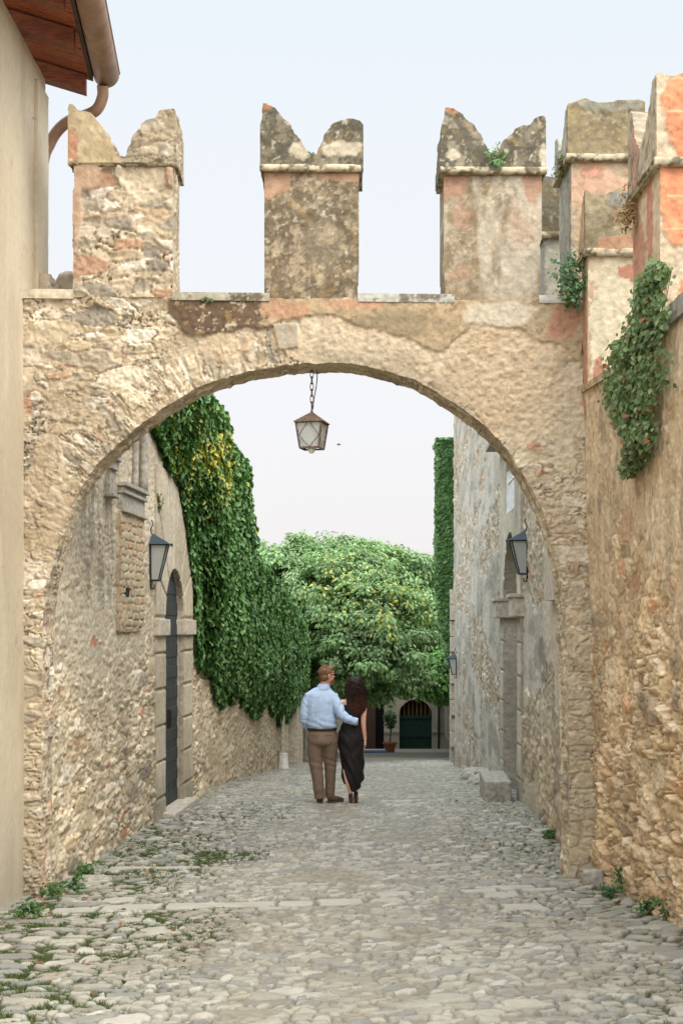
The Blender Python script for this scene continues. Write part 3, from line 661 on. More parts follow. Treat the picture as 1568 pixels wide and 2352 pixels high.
# ================================================================== PLASTERED HOUSE ON THE LEFT
ho = thing('plastered_house', 'cream plastered house corner on the left with timber eave and copper gutter', 'house', (-3.2, 9.0, -2.2))
XH = -2.675
def house_style(u, v):
    h, c = plaster(u, v, 601, (228, 213, 186), (216, 200, 171), 0.0022, 0.35, 0.7)
    st = fbm(u*2.5, v*0.35, 4, 603); c = mix(c, lin((186, 168, 140))+0*c, sst(.52, .72, st)*0.35)
    s2 = blob(u, v, 11.6, 1.2, .5, 2.2, 611, .7)*.3+blob(u, v, 12.2, -1.0, .4, 1.2, 613, .7)*.35; c = mix(c, lin((178, 160, 134))+0*c, s2)
    ck = np.abs(fbm(u*1.8, v*1.1, 4, 615)-.5); c = c*(1-.25*(1-sst(0, .004, ck))*(fbm(u, v, 2, 617) > .55))[..., None]
    ft = 1-sst(-2.3, -0.6, v+fbm(u*2, v, 3, 605)*0.8); c = mix(c, lin((166, 158, 146))+0*c, ft*0.55)
    dk = 1-sst(-2.25, -2.1, v+0.1*fbm(u*8, v*8, 3, 607)); c = mix(c, lin((206, 200, 186))+0*c, dk*.7)
    return h+(fbm(u*1.5, v*1.5, 3, 609)-.5)*0.02, c
masonry('wall', rng_lines(2.0, 12.87, 0.035), rng_lines(-2.5, 4.95, 0.03), lambda u, v: v < 99, lambda u, v, w: (XH+w-0.012*(12.87-u)*0, u, v), house_style, 1.6, mat='render_plaster', parent=ho, klay=6, rough_edge=0)
masonry('corner_pilaster', rng_lines(12.40, 12.84, 0.03), rng_lines(-2.4, 4.78, 0.03), lambda u, v: v < 99, lambda u, v, w: (XH+0.035+w, u, v), house_style, 0.1, mat='render_plaster', parent=ho, klay=3, rough_edge=0)
# eave: boards, rafters, gutter follow a line that turns slightly from the wall
def eav(d): return -2.16-0.082*(d-12.87)
def board(name, x_in, x_out, d0, d1, z_in, z_out, th, mat, par):
    bm = bmesh.new(); vs = []
    for dz in (0, th):
        for d in (d0, d1):
            for xo, z in ((x_in, z_in), (x_out, z_out)): vs.append(bm.verts.new((eav(d)+xo, d, z+dz)))
    for f in ((0, 1, 3, 2), (4, 5, 7, 6), (0, 1, 5, 4), (2, 3, 7, 6), (0, 2, 6, 4), (1, 3, 7, 5)): bm.faces.new([vs[i] for i in f])
    return bm_obj(name, bm, mat, par, world=True)
d = 5.0; k = 0
while d < 12.95:
    board('soffit_board', -1.1, -0.10, d, min(d+0.168, 13.08), 5.32, 5.015, 0.022, 'eave_wood', ho); d += 0.18
for d in (6.2, 7.1, 8.0, 8.9, 9.7, 10.45, 11.15, 11.92, 12.92):
    r = board('rafter', -1.1, -0.16, d, d+0.15, 5.16, 4.875, 0.14, 'rafter_wood_shaded', ho)
board('roof', -1.2, 0.02, 5.0, 13.12, 5.40, 5.06, 0.05, 'roof_tile', ho)
board('fascia_shadow_gap', -0.12, -0.085, 5.0, 12.9, 4.97, 4.965, 0.08, 'door_brown', ho)
bm = bmesh.new()                                                   # half-round gutter with end cap
n = 12; secs = []
for d in np.linspace(5.0, 12.95, 14):
    ring = []
    for R_ in (0.118, 0.110):
        for i in range(n+1):
            a = PI+PI*i/n; ring.append(bm.verts.new((eav(d)+0.03+R_*math.cos(a)*1.0, d, 5.03+R_*math.sin(a)*1.05)))
    secs.append(ring)
for a, b in zip(secs, secs[1:]):
    for off in (0, n+1):
        for i in range(n): bm.faces.new((a[off+i], a[off+i+1], b[off+i+1], b[off+i]))
    for i, j in ((0, n+1), (n, 2*n+1)): bm.faces.new((a[i], a[j], b[j], b[i]))
for s_ in (secs[0], secs[-1]): bm.faces.new(s_[:n+1])
add_tube(bm, [(eav(d)+0.03+0.118, d, 5.035) for d in (5.0, 12.95)], 0.009, 6)
bm_obj('gutter', bm, 'copper', ho, smooth=True, world=True)
bm = bmesh.new()
dp = smooth_pts([P(236, 196, 12.88), P(236, 222, 12.92), P(222, 252, 12.95), P(190, 268, 13.0), P(158, 279, 13.03), P(133, 300, 13.06), P(115, 330, 13.08), P(100, 372, 13.08), P(86, 500, 13.08), P(86, 1900, 13.08)], 7)
add_tube(bm, dp, 0.052, 14); bm_obj('downpipe', bm, 'copper', ho, smooth=True, world=True)
bm = bmesh.new(); add_tube(bm, [P(76, 270, 12.2), P(84, 273, 12.2)], 0.012, 6); bm_obj('wall_peg', bm, 'stone_trim', ho, world=True)

# ================================================================== LEFT RUBBLE WALL BEYOND THE ARCH
lw = thing('rubble_wall', 'pale rubble wall beyond the arch on the left, stone portal cut through it', 'wall', (-2.3, 18.0, -2.4))
PL0, PL1, PLZ = 17.0, 19.56, 1.95            # portal frame extents
def left_style(u, v):
    h1, c1 = rubble(u, v, 701, 0.22, 0.085, 0.044, 0.25, tint=(1.10, 1.08, 1.04), orange=0.045, fill=0.08, mortar=(204, 191, 166), edge=0.18)
    hp, cp = plaster(u, v, 703, (212, 200, 178), (196, 182, 158), 0.010, 1.2, 1.5)
    z = v+(fbm(u*1.1, v*1.1, 3, 705)-.5)*1.4
    far = sst(16.2, 17.2, u)*(1-sst(19.8, 20.5, u))
    mp = np.clip(sst(-0.9, 0.2, z)*0.75+far*0.25*sst(-1.6, -.9, z), 0, 1)
    h, c = mixh(h1, c1, hp+0.02+0.3*h1, cp, mp)
    dk = blob(u, v, 14.3, 1.1, 1.0, 1.1, 707, .7)*0.8+blob(u, v, 13.5, 1.6, .6, .9, 708, .6)*0.4
    stv = fbm(u*9, v*2.2, 4, 709); c = mix(c, lin((140, 132, 118))*(0.8+.4*stv)[..., None], np.clip(dk, 0, 1)*sst(.42, .58, stv)*0.8)
    c = mix(c, lin((208, 130, 92))+0*c, blob(u, v, 14.05, -0.15, .13, .06, 711, .5)*.8+blob(u, v, 16.4, -.95, .1, .05, 712)*.7)
    dn = sst(20, 23, u); c = mix(c, lin((180, 166, 140))*(0.8+.4*fbm(u*3, v*14, 3, 713))[..., None], dn*0.45)
    return h, c
def ltop(u): return np.where(u < 25, 3.0+0.12*np.sin(u*1.7), np.interp(u, [25, 43], [1.05, -0.25]))
def in_left(u, v):
    ok = (v < ltop(u)) & (v > GZ(XL(u), u)-0.25)
    return ok & ~((u > PL0+.02) & (u < PL1-.02) & (v < PLZ-.02))
pos_l = lambda u, v, w: (XL(u)+w, u, v)
masonry('wall', rng_lines(12.44, 20.6, 0.020), rng_lines(-2.75, 3.15, 0.0155), in_left, pos_l, left_style, 0.5, parent=lw, seed=7, klay=6)
masonry('wall', rng_lines(20.6, 50, 0.05), rng_lines(-4.9, 3.15, 0.026), in_left, pos_l, left_style, 0.5, parent=lw, seed=8, klay=4)

def block_frame(seed, zs, centre, spring, col=(206, 194, 172), col2=(190, 176, 152)):
    """dressed stone surround: level joints below the springing, radial above"""
    def f(u, v):
        h, c = plaster(u, v, seed, col, col2, 0.004, 0.7, 2)
        ang = np.arctan2(v-spring, u-centre); ra = np.abs(((ang/PI*7.0) % 1)-0.5)*2*PI/7*0.5*np.hypot(u-centre, v-spring)
        lv = np.abs(((v-spring)/zs % 1)-0.5)*zs*1.0; dj = np.where(v > spring, np.abs(0.22*np.hypot(u-centre, v-spring)-ra), np.abs(zs*0.5-lv))
        j = 1-sst(0.008, 0.022, dj)
        st = fbm(u*7, v*0.9, 4, seed+4); c = mix(c, lin((168, 158, 140))+0*c, sst(.5, .7, st)*.35)
        bl = hsh(np.floor((v-spring)/zs), np.floor(u*0+(u > centre)), seed); c = c*(0.92+.16*bl)[..., None]
        ft = 1-sst(0.2, 0.6, v-G(u)); c = mix(c, lin((140, 134, 120))+0*c, ft*.5)
        return h-0.02*j, c*(1-0.38*j)[..., None]
    return f
cL, sL, rL = 18.22, 0.12, 0.63
def in_frameL(u, v):
    op = (np.abs(u-cL) < rL) & ((v < sL) | ((u-cL)**2+(v-sL)**2 < rL*rL))
    top = PLZ - 0.25*np.clip((u-18.0)/1.8, 0, 1)*0
    return ~op & (v < top)
pt = masonry('doorway_surround', rng_lines(PL0, PL1, 0.014), rng_lines(-2.5, PLZ, 0.0145), in_frameL, lambda u, v, w: (XL(u)+0.05+w, u, v), block_frame(721, 0.44, cL, sL), 0.42, parent=lw, back=False, seed=9, rough_edge=0.003, klay=14)
for a, b in ((PL0-.03, cL-rL+.06), (cL+rL-.06, PL1+.03)):
    bm = bmesh.new(); xm = float(XL((a+b)/2)); add_box(bm, (xm-0.06, (a+b)/2, -0.005), (0.32, b-a, 0.20), rz=-0.063, bev=0.012); bm_obj('impost', bm, 'stone_trim', pt, world=True)
bm = bmesh.new()                                                    # plank door with rails
dx = float(XL(cL))-0.055
for i in range(8): add_box(bm, (dx+.063*(i*0.158+.08-rL), cL-rL+0.08+i*0.158, -0.78), (0.04, 0.152, 3.36), rz=-0.063, bev=0.006)
dr = bm_obj('door', bm, 'door_dark', lw, world=True)
bm = bmesh.new()
for z in np.arange(-2.2, 0.8, 0.27): add_box(bm, (dx+0.012, cL, z), (0.03, 1.27, 0.16), rz=-0.063, bev=0.008)
bm_obj('door_rail', bm, 'door_dark', dr, world=True)
bm = bmesh.new(); add_tube(bm, [(dx+.10, cL-.45, -1.05), (dx+.10, cL-.45, -1.25)], 0.012, 6); add_box(bm, (dx+.075, cL-.45, -1.15), (.04, .05, .24)); bm_obj('handle', bm, 'iron', dr, world=True)
bm = bmesh.new(); add_box(bm, (float(XL(cL))-0.10, cL+.02, -2.36), (0.62, 1.7, 0.16), rz=-0.063, bev=0.02); bm_obj('doorstep', bm, 'stone_trim', lw, world=True)

# gothic fragment: brick pier, capitals, arch ribs
NB0, NB1 = 15.0, 16.2
def brick_style(u, v):
    e, r, r2, dx, dy = stones(u, v, 0.30, 0.085, 731, 0.0, 0.12, 0.25)
    m = sst(.02, .18, e); c = pal(r2, [(200, 184, 152), (192, 170, 138), (204, 164, 130), (188, 172, 146)], [3, 2, 1, 2])
    c = mix(lin((178, 162, 134))+0*c, c, m)*(0.8+.4*fbm(u*20, v*20, 3, 733))[..., None]
    fade = 1-sst(0.0, 0.25, v+fbm(u*3, v*3, 2, 734)*.3)
    return m*0.02+(fbm(u*30, v*30, 3, 735)-.5)*.012-0.03*fade, c
def in_pier(u, v): return ~((np.abs(u-15.36) < 0.16) & (np.abs(v-0.372) < 0.055))
masonry('brick_pier', rng_lines(NB0, NB1, 0.016), rng_lines(-0.05, 1.24, 0.014), in_pier, lambda u, v, w: (XL(u)+0.055+w, u, v), brick_style, 0.12, parent=lw, seed=11, back=False)
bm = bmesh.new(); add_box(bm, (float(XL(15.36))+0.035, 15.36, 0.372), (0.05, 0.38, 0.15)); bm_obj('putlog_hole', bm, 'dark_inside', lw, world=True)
bm = bmesh.new()
def prof_block(bm, d0, d1, z0, z1, prof):
    for a, b, o in prof: add_box(bm, (float(XL((d0+d1)/2))+o/2-0.02, (d0+d1)/2, z0+(z1-z0)*(a+b)/2), (0.10+o, (d1-d0)+o*0.9, (z1-z0)*(b-a)), rz=-0.065, bev=0.008)
prof_block(bm, 15.08, 16.2, 1.22, 1.54, [(0, .10, .08), (.10, .62, .045), (.62, .72, .08), (.72, .86, .06), (.86, 1.0, .10)])
bm_obj('capital', bm, 'grey_stone', lw, world=True)
bm = bmesh.new(); prof_block(bm, 14.5, 14.72, 1.33, 1.80, [(0, .08, .09), (.08, .6, .05), (.6, .8, .08), (.8, 1, .11)]); bm_obj('capital', bm, 'grey_stone', lw, world=True)
for (pp, r_) in (([(16.05, 1.54, .09), (16.05, 2.0, .10), (15.95, 2.3, .10), (15.7, 2.55, .09), (15.45, 2.7, .08)], .05), ([(15.8, 1.54, .05), (15.8, 1.98, .05), (15.7, 2.25, .05), (15.5, 2.5, .05)], .04), ([(16.22, 1.54, .05), (16.22, 2.05, .05), (16.12, 2.4, .05), (15.9, 2.7, .05)], .045), ([(14.6, 1.80, .07), (14.6, 2.3, .07), (14.72, 2.6, .06)], .05)):
    bm = bmesh.new(); add_tube(bm, smooth_pts([(float(XL(a))+o, a, z) for a, z, o in pp], 5), r_, 10); bm_obj('arch_rib', bm, 'grey_stone', lw, smooth=True, world=True)

# drainpipe further down the left wall, with a whitewashed foot
bm = bmesh.new(); dd = 35.0; xx = float(XL(dd))+0.14
add_tube(bm, [(xx, dd, -3.2), (xx, dd, -1.25)], 0.06, 10); add_tube(bm, [(xx, dd, -1.25), (xx, dd, -1.05)], [0.10, 0.09], 10)
dpw = bm_obj('wall_drainpipe', bm, 'stone_trim', None, world=True); tag(dpw, 'slim weathered drainpipe rising along the left wall below the ivy', 'drainpipe')
bm = bmesh.new(); add_tube(bm, [(xx+.02, dd-.05, -3.62), (xx+.02, dd-.05, -3.1)], [0.16, 0.10], 8); bm_obj('pipe_foot', bm, 'white_paint', dpw, world=True)
bm = bmesh.new(); add_box(bm, (float(XL(39.2))+.12, 39.2, -2.2), (.3, .5, 3.4), bev=.02); add_box(bm, (float(XL(41.2))+.12, 41.2, -2.3), (.3, .4, 3.6), bev=.02)
tag(bm_obj('gate_pier', bm, 'stone_trim', None), 'stone gate pier in shade at the far end of the left wall', 'pier')

# ================================================================== TALL GREY HOUSE ON THE RIGHT BEYOND THE ARCH
gh = thing('grey_house', 'tall grey weathered plaster house on the right beyond the arch', 'house', (3.2, 25, -3.0))
PR0, PR1, PRZ = 19.0, 22.35, 2.75
def grey_style(u, v):
    h1, c1 = rubble(u, v, 801, 0.26, 0.10, 0.05, 0.3, tint=(.93, .93, .92), orange=0.03, fill=0.3, mortar=(172, 162, 144))
    hp, cp = plaster(u, v, 803, (202, 195, 182), (180, 174, 162), 0.012, 1.2, 0.9)
    st = fbm(u*.5, v*2.0, 5, 805); st2 = fbm(u*1.2, v*5.0, 5, 806)
    cp = mix(cp, lin((214, 208, 196))+0*cp, sst(.5, .66, st)*.6); cp = mix(cp, lin((144, 138, 126))+0*cp, sst(.50, .68, st2)*.6)
    warm = 1-sst(13.5, 17.5, u+(fbm(u, v, 2, 807)-.5)*2); cp = mix(cp, lin((206, 188, 160))*(0.8+.4*st2)[..., None], warm*.7)
    flake = sst(.49, .55, fbm(u*.45, v*1.8, 5, 809)+0.05*(v < -0.8))
    h, c = mixh(hp+0.03, cp, h1, c1, flake*.9)
    low = 1-sst(-1.8, -0.6, v-0.05*(u-18)+(fbm(u*1.5, v*1.5, 3, 811)-.5)*1.2); c = mix(c, c1*lin((250, 238, 215)), low*(u < 18.9)*0.5)
    for (dg, zz0) in ((27.2, 1.2), (29.5, 1.4)):
        gq = (np.abs(u-dg-(fbm(v*3, u*0, 2, 813)-.5)*.25) < .16)*(v < zz0); h = h-0.05*gq; c = mix(c, lin((150, 132, 110))+0*c, gq*.7)
    dr = blob(u, v, 16.2, -0.35, .5, .5, 815, .8); c = mix(c, lin((128, 122, 110))+0*c, dr*sst(.42, .58, st2)*.7)
    return h, c
def rtop(u): return np.where(u < 20.6, 2.95, 6.0)
def in_grey(u, v):
    ok = (v < rtop(u)) & (v > GZ(XR(u), u)-0.25)
    return ok & ~((u > PR0+.02) & (u < PR1-.02) & (v < PRZ-.02))
pos_r = lambda u, v, w: (XR(u)-w, u, v)
masonry('wall', rng_lines(12.44, 38.0, 0.034), rng_lines(-4.1, 6.02, 0.024), in_grey, pos_r, grey_style, 0.5, parent=gh, seed=12, klay=8)
bm = bmesh.new(); add_box(bm, (5.35, 33.1, 1.0), (4.3, 9.5, 9.8)); bm_obj('house_body', bm, 'grey_stone', gh, world=True)
cR, sR, rR = 20.65, 0.25, 1.13
def in_frameR(u, v):
    op = (np.abs(u-cR) < rR) & ((v < sR) | ((u-cR)**2+(v-sR)**2 < rR*rR))
    win = (np.abs(u-20.6) < 0.72) & (v > 1.68) & (v < 2.55-0.3*np.clip((np.abs(u-20.6)-.45)/.27, 0, 1))
    return ~op & ~win & (v < PRZ)
pr = masonry('doorway_surround', rng_lines(PR0, PR1, 0.018), rng_lines(-2.8, PRZ, 0.016), in_frameR, lambda u, v, w: (XR(u)-0.07-w, u, v), block_frame(821, 0.46, cR, sR, (204, 196, 178), (186, 178, 160)), 0.42, parent=gh, back=False, seed=13, rough_edge=0.003, klay=12)
for a, b in ((PR0-.05, cR-rR+.08), (cR+rR-.08, PR1+.05)):
    bm = bmesh.new(); xm = float(XR((a+b)/2)); add_box(bm, (xm+0.05, (a+b)/2, 0.27), (0.46, b-a, 0.26), rz=-0.04, bev=0.012); add_box(bm, (xm+0.05, (a+b)/2, 0.42), (0.52, b-a+.06, 0.05), rz=-0.04, bev=0.01); bm_obj('impost', bm, 'stone_trim', pr, world=True)
bm = bmesh.new(); xg = float(XR(cR))
for i in range(10): add_box(bm, (xg+0.34, cR-rR+0.12+i*0.226, -0.6), (0.04, 0.215, 4.0), rz=-0.03, bev=.006)
bm_obj('door', bm, 'door_brown', gh, world=True)
bm = bmesh.new(); add_box(bm, (xg-0.01, 20.6, 2.1), (0.03, 1.6, 0.95), rz=-0.03); w_ = bm_obj('window', bm, 'window_glass', gh, world=True)
bm = bmesh.new()
for (a, z, s1, s2) in ((19.92, 2.1, .05, .95), (21.28, 2.1, .05, .95), (20.6, 2.1, .04, .95), (20.6, 1.70, 1.4, .05), (20.6, 2.15, 1.4, .03)): add_box(bm, (xg-0.02, a, z), (0.04, s1, s2), rz=-0.03)
bm_obj('window_frame', bm, 'white_paint', w_, world=True)
bm = bmesh.new(); add_box(bm, (xg-0.14, 20.7, PRZ+.05), (0.30, 3.5, 0.08), rz=-0.03, bev=.01); bm_obj('hood_moulding', bm, 'grey_stone', gh, world=True)
# quoins on the far corner
for k_, z in enumerate(np.arange(-3.6, 0.9, 0.42)):
    bm = bmesh.new(); w2 = 0.55 if k_ % 2 else 0.34; add_box(bm, (float(XR(37.8))+0.10, 38.02-w2/2+.1, z+.2), (0.46, w2, 0.40), rz=-0.03, bev=.015); bm_obj('quoin', bm, 'stone_trim', gh, world=True)
# pilaster strips low down
for dq in (33.5, 36.2):
    bm = bmesh.new(); add_box(bm, (float(XR(dq))+.02, dq, -2.4), (.16, .5, 3.6), rz=-.03, bev=.02); bm_obj('pilaster', bm, 'stone_trim', gh, world=True)
# ================================================================== COBBLED STREET
SLABS = []
for a, b, d0, d1 in [(118, 226, 11.00, 11.22), (232, 372, 10.98, 11.24), (380, 636, 10.95, 11.22), (642, 722, 10.98, 11.20), (730, 838, 10.96, 11.26), (842, 925, 11.02, 11.25),
                     (1108, 1192, 11.0, 11.3), (1090, 1230, 11.42, 11.62), (1196, 1290, 11.25, 11.42), (1060, 1140, 11.35, 11.5), (1150, 1250, 10.35, 10.62), (860, 950, 11.35, 11.6), (250, 462, 13.55, 13.66), (200, 262, 12.75, 12.95)]:
    SLABS.append((PX(a, (d0+d1)/2), PX(b, (d0+d1)/2), d0, d1))
def cobble_style(x, y):
    h1, = (0,)
    e, r, r2, dx, dy = stones(x, y, 0.090, 0.062, 901, 0.14, 0.5, 0.95)
    e2, q, q2, dx2, dy2 = stones(x+3, y, 0.17, 0.105, 911, 0.22, 0.45, 0.95)
    sel = sst(0.45, 0.55, 1.05*(1-sst(-2.0, -0.9, x+0.5*(fbm(x*1.3, y*1.3, 3, 921)-.5)*2))*(1-sst(9, 16, y)*.6) + 0.75*sst(1.3, 2.0, x)*(1-sst(12, 15, y)) + (fbm(x*.9, y*.9, 3, 923)-.5)*.5)
    sel = (sel > .5)
    e = np.where(sel, e2, e); r = np.where(sel, q, r); r2 = np.where(sel, q2, r2); dx = np.where(sel, dx2, dx); dy = np.where(sel, dy2, dy)
    eg = np.clip(np.clip(-x-.45+(fbm(x*1.1, y*.7, 4, 931)-.5)*2.6, 0, 1.3)/1.3+.7*np.clip(x-1.1+(fbm(x*1.1, y*.7, 4, 932)-.5)*2, 0, 1), 0, 1)*(1-.5*sst(14, 24, y))
    m = sst(0.0+.10*eg, 0.30+.14*eg, e); flat = sst(0.07+.12*eg, 0.20+.16*eg, e)
    h = 0.030*m*(0.5+.7*r) + 0.012*m*((r2-.5)*dx*2+(r-.35)*dy*2.2) + 0.006*(fbm(x*24, y*24, 3, 905)-.5)
    c = pal(r2, [(166, 164, 156), (178, 176, 168), (154, 154, 150), (184, 180, 170), (162, 157, 148), (146, 148, 148), (194, 192, 186)], [3, 3, 2, 2, 1.5, 1, 1.5])
    c = c*(0.86+.26*fbm(x*13, y*13, 4, 907))[..., None]*(0.92+.16*r)[..., None]
    # what fills the joints: sand in the trodden middle, earth and moss to the sides
    edge = np.clip(np.abs(x-0.25+0.04*(y-12)*0)-0.55+(fbm(x*1.1, y*.7, 4, 931)-.5)*2.2, 0, 1.4)/1.4
    edge = np.where(x > 0, edge*(0.65), edge)
    sand = lin((146, 136, 118))*(0.7+.4*fbm(x*30, y*30, 3, 933))[..., None]
    earth = mix(lin((88, 82, 66))+0*c, lin((76, 88, 54))+0*c, sst(.38, .52, fbm(x*5, y*5, 4, 935)))
    gap = mix(sand, earth, np.clip(edge*1.1+eg+sst(17, 30, y)*.35, 0, 1))
    # dust swept over the stones in patches
    dust = sst(.50, .66, fbm(x*.9+3, y*.55, 4, 937))*(1-edge)
    c = mix(gap, c, flat); c = mix(c, sand*1.12, dust*.22); h = h*(1-.25*dust)
    d2 = sst(.62, .72, fbm(x*2.2, y*1.3, 4, 939))*(1-np.abs(x)/3)
    c = mix(c, sand*1.15, np.clip(d2, 0, 1)*.45); h = h*(1-.3*np.clip(d2, 0, 1))
    # long dressed slabs laid across
    for (x0, x1, y0, y1) in SLABS:
        y0, y1 = y0-.025, y1+.025; nz = (fbm(x*4, y*4, 4, 941)-.5)*.11
        w = np.minimum(np.minimum(x-x0, x1-x), np.minimum(y-y0, y1-y))+nz
        k = sst(0.0, 0.02, w); fr = sst(-0.03, 0.0, w)
        h = h*(1-fr)+(0.024+0.006*(fbm(x*8, y*8, 3, 943)-.5))*k
        cs = lin((190, 189, 182))*(0.86+.28*fbm(x*7, y*7, 5, 945))[..., None]
        c = mix(mix(c, gap*.7, fr*.8), cs, k)
    # moss film close to the walls
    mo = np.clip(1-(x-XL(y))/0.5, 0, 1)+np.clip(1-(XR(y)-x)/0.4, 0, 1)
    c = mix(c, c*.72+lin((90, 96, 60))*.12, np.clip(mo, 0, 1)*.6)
    return h, c
VV = []; QQ = []; CC = []; n0 = 0
for (x0, x1, sx, y0, y1, ky) in ((-3.1, 2.6, .0105, 5.4, 19.0, .00165), (-2.9, 3.3, .02, 18.999, 46.0, .0019), (-3.1, 2.6, .035, -3.0, 5.401, None)):
    xs = rng_lines(x0, x1, sx)
    if ky: ys = [y0]
    else: ys = list(rng_lines(y0, y1, .04))
    while ky and ys[-1] < y1: ys.append(min(y1, ys[-1]+ky*ys[-1]))
    ys = np.array(ys); X, Y = np.meshgrid(xs, ys, indexing='ij'); h, c = cobble_style(X, Y)
    Z = GZ(X, Y)+h+0.02*(fbm(X*.8, Y*.8, 3, 951)-.5)*2
    idx = np.arange(X.size).reshape(X.shape)+n0
    VV.append(np.stack([X.ravel(), Y.ravel(), Z.ravel()], 1)); CC.append(c.reshape(-1, 3))
    QQ.append(np.stack([idx[:-1, :-1], idx[1:, :-1], idx[1:, 1:], idx[:-1, 1:]], -1).reshape(-1, 4)); n0 += X.size
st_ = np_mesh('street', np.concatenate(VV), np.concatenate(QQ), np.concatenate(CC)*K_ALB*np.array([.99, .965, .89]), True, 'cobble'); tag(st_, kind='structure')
# ground sheet to the horizon
xs = np.concatenate([np.linspace(-600, -12, 14), np.linspace(-10, 16, 40), np.linspace(18, 600, 14)]); ys = np.concatenate([np.linspace(-60, 0, 7), np.linspace(2, 120, 120), np.linspace(130, 1800, 20)])
X, Y = np.meshgrid(xs, ys, indexing='ij'); idx = np.arange(X.size).reshape(X.shape)
Z = G(np.clip(Y, -60, 400))-0.09+0.05*sst(46.5, 50, Y)
cg = lin((118, 116, 104))*(0.7+.5*fbm(X*.6, Y*.6, 4, 961))[..., None]
gd = np_mesh('ground', np.stack([X.ravel(), Y.ravel(), Z.ravel()], 1), np.stack([idx[:-1, :-1], idx[1:, :-1], idx[1:, 1:], idx[:-1, 1:]], -1).reshape(-1, 4), cg.reshape(-1, 3)*K_ALB, True, 'cobble'); tag(gd, kind='structure')

# ------------------------------------------------------------------ leaves
rg = np.random.default_rng(7)
OUT_IVY = np.array([(0, 0), (-.42, .12), (-.55, .5), (0, 1.0), (.55, .5), (.42, .12)])
OUT_OVAL = np.array([(0, 0), (-.28, .25), (-.30, .62), (0, 1.0), (.30, .62), (.28, .25)])
def leaf_cloud(name, pts, nrm, tip, size, cols, outline, mat, parent=None, fold=0.18, loc=(0, 0, 0)):
    pts = np.asarray(pts, float); n = np.asarray(nrm, float); n = n/(np.linalg.norm(n, axis=1, keepdims=True)+1e-9)
    t = np.asarray(tip, float); t = t-n*np.sum(t*n, 1, keepdims=True); t = t/(np.linalg.norm(t, axis=1, keepdims=True)+1e-9)
    b = np.cross(t, n); s = np.asarray(size)[:, None]; V = []
    for (a, c_) in outline: V.append(pts+b*(a*s)+t*(c_*s)+n*(fold*abs(a)*s)-n*(0.25*c_*c_*s*0.5))
    V = np.stack(V, 1).reshape(-1, 3); k = len(outline); base = np.arange(len(pts))[:, None]*k
    q = np.concatenate([base+np.array([[0, 3, 2, 1]]), base+np.array([[0, 5, 4, 3]])])
    return np_mesh(name, V, q, np.repeat(cols, k, 0), False, mat, parent, loc)
def leaf_cols(n, base, var=.25, yellow=0.0, ycol=(170, 164, 72), seedv=None):
    k = rg.random(n); c = pal(k, base, [1]*len(base)); c = c*(1-var+2*var*rg.random(n))[:, None]
    if np.ndim(yellow) or yellow: m = rg.random(n) < yellow; c[m] = lin(ycol)*(0.7+.5*rg.random(m.sum()))[:, None]
    return c
IVY = [(80, 116, 64), (70, 104, 56), (92, 128, 74), (60, 92, 50), (106, 138, 84)]
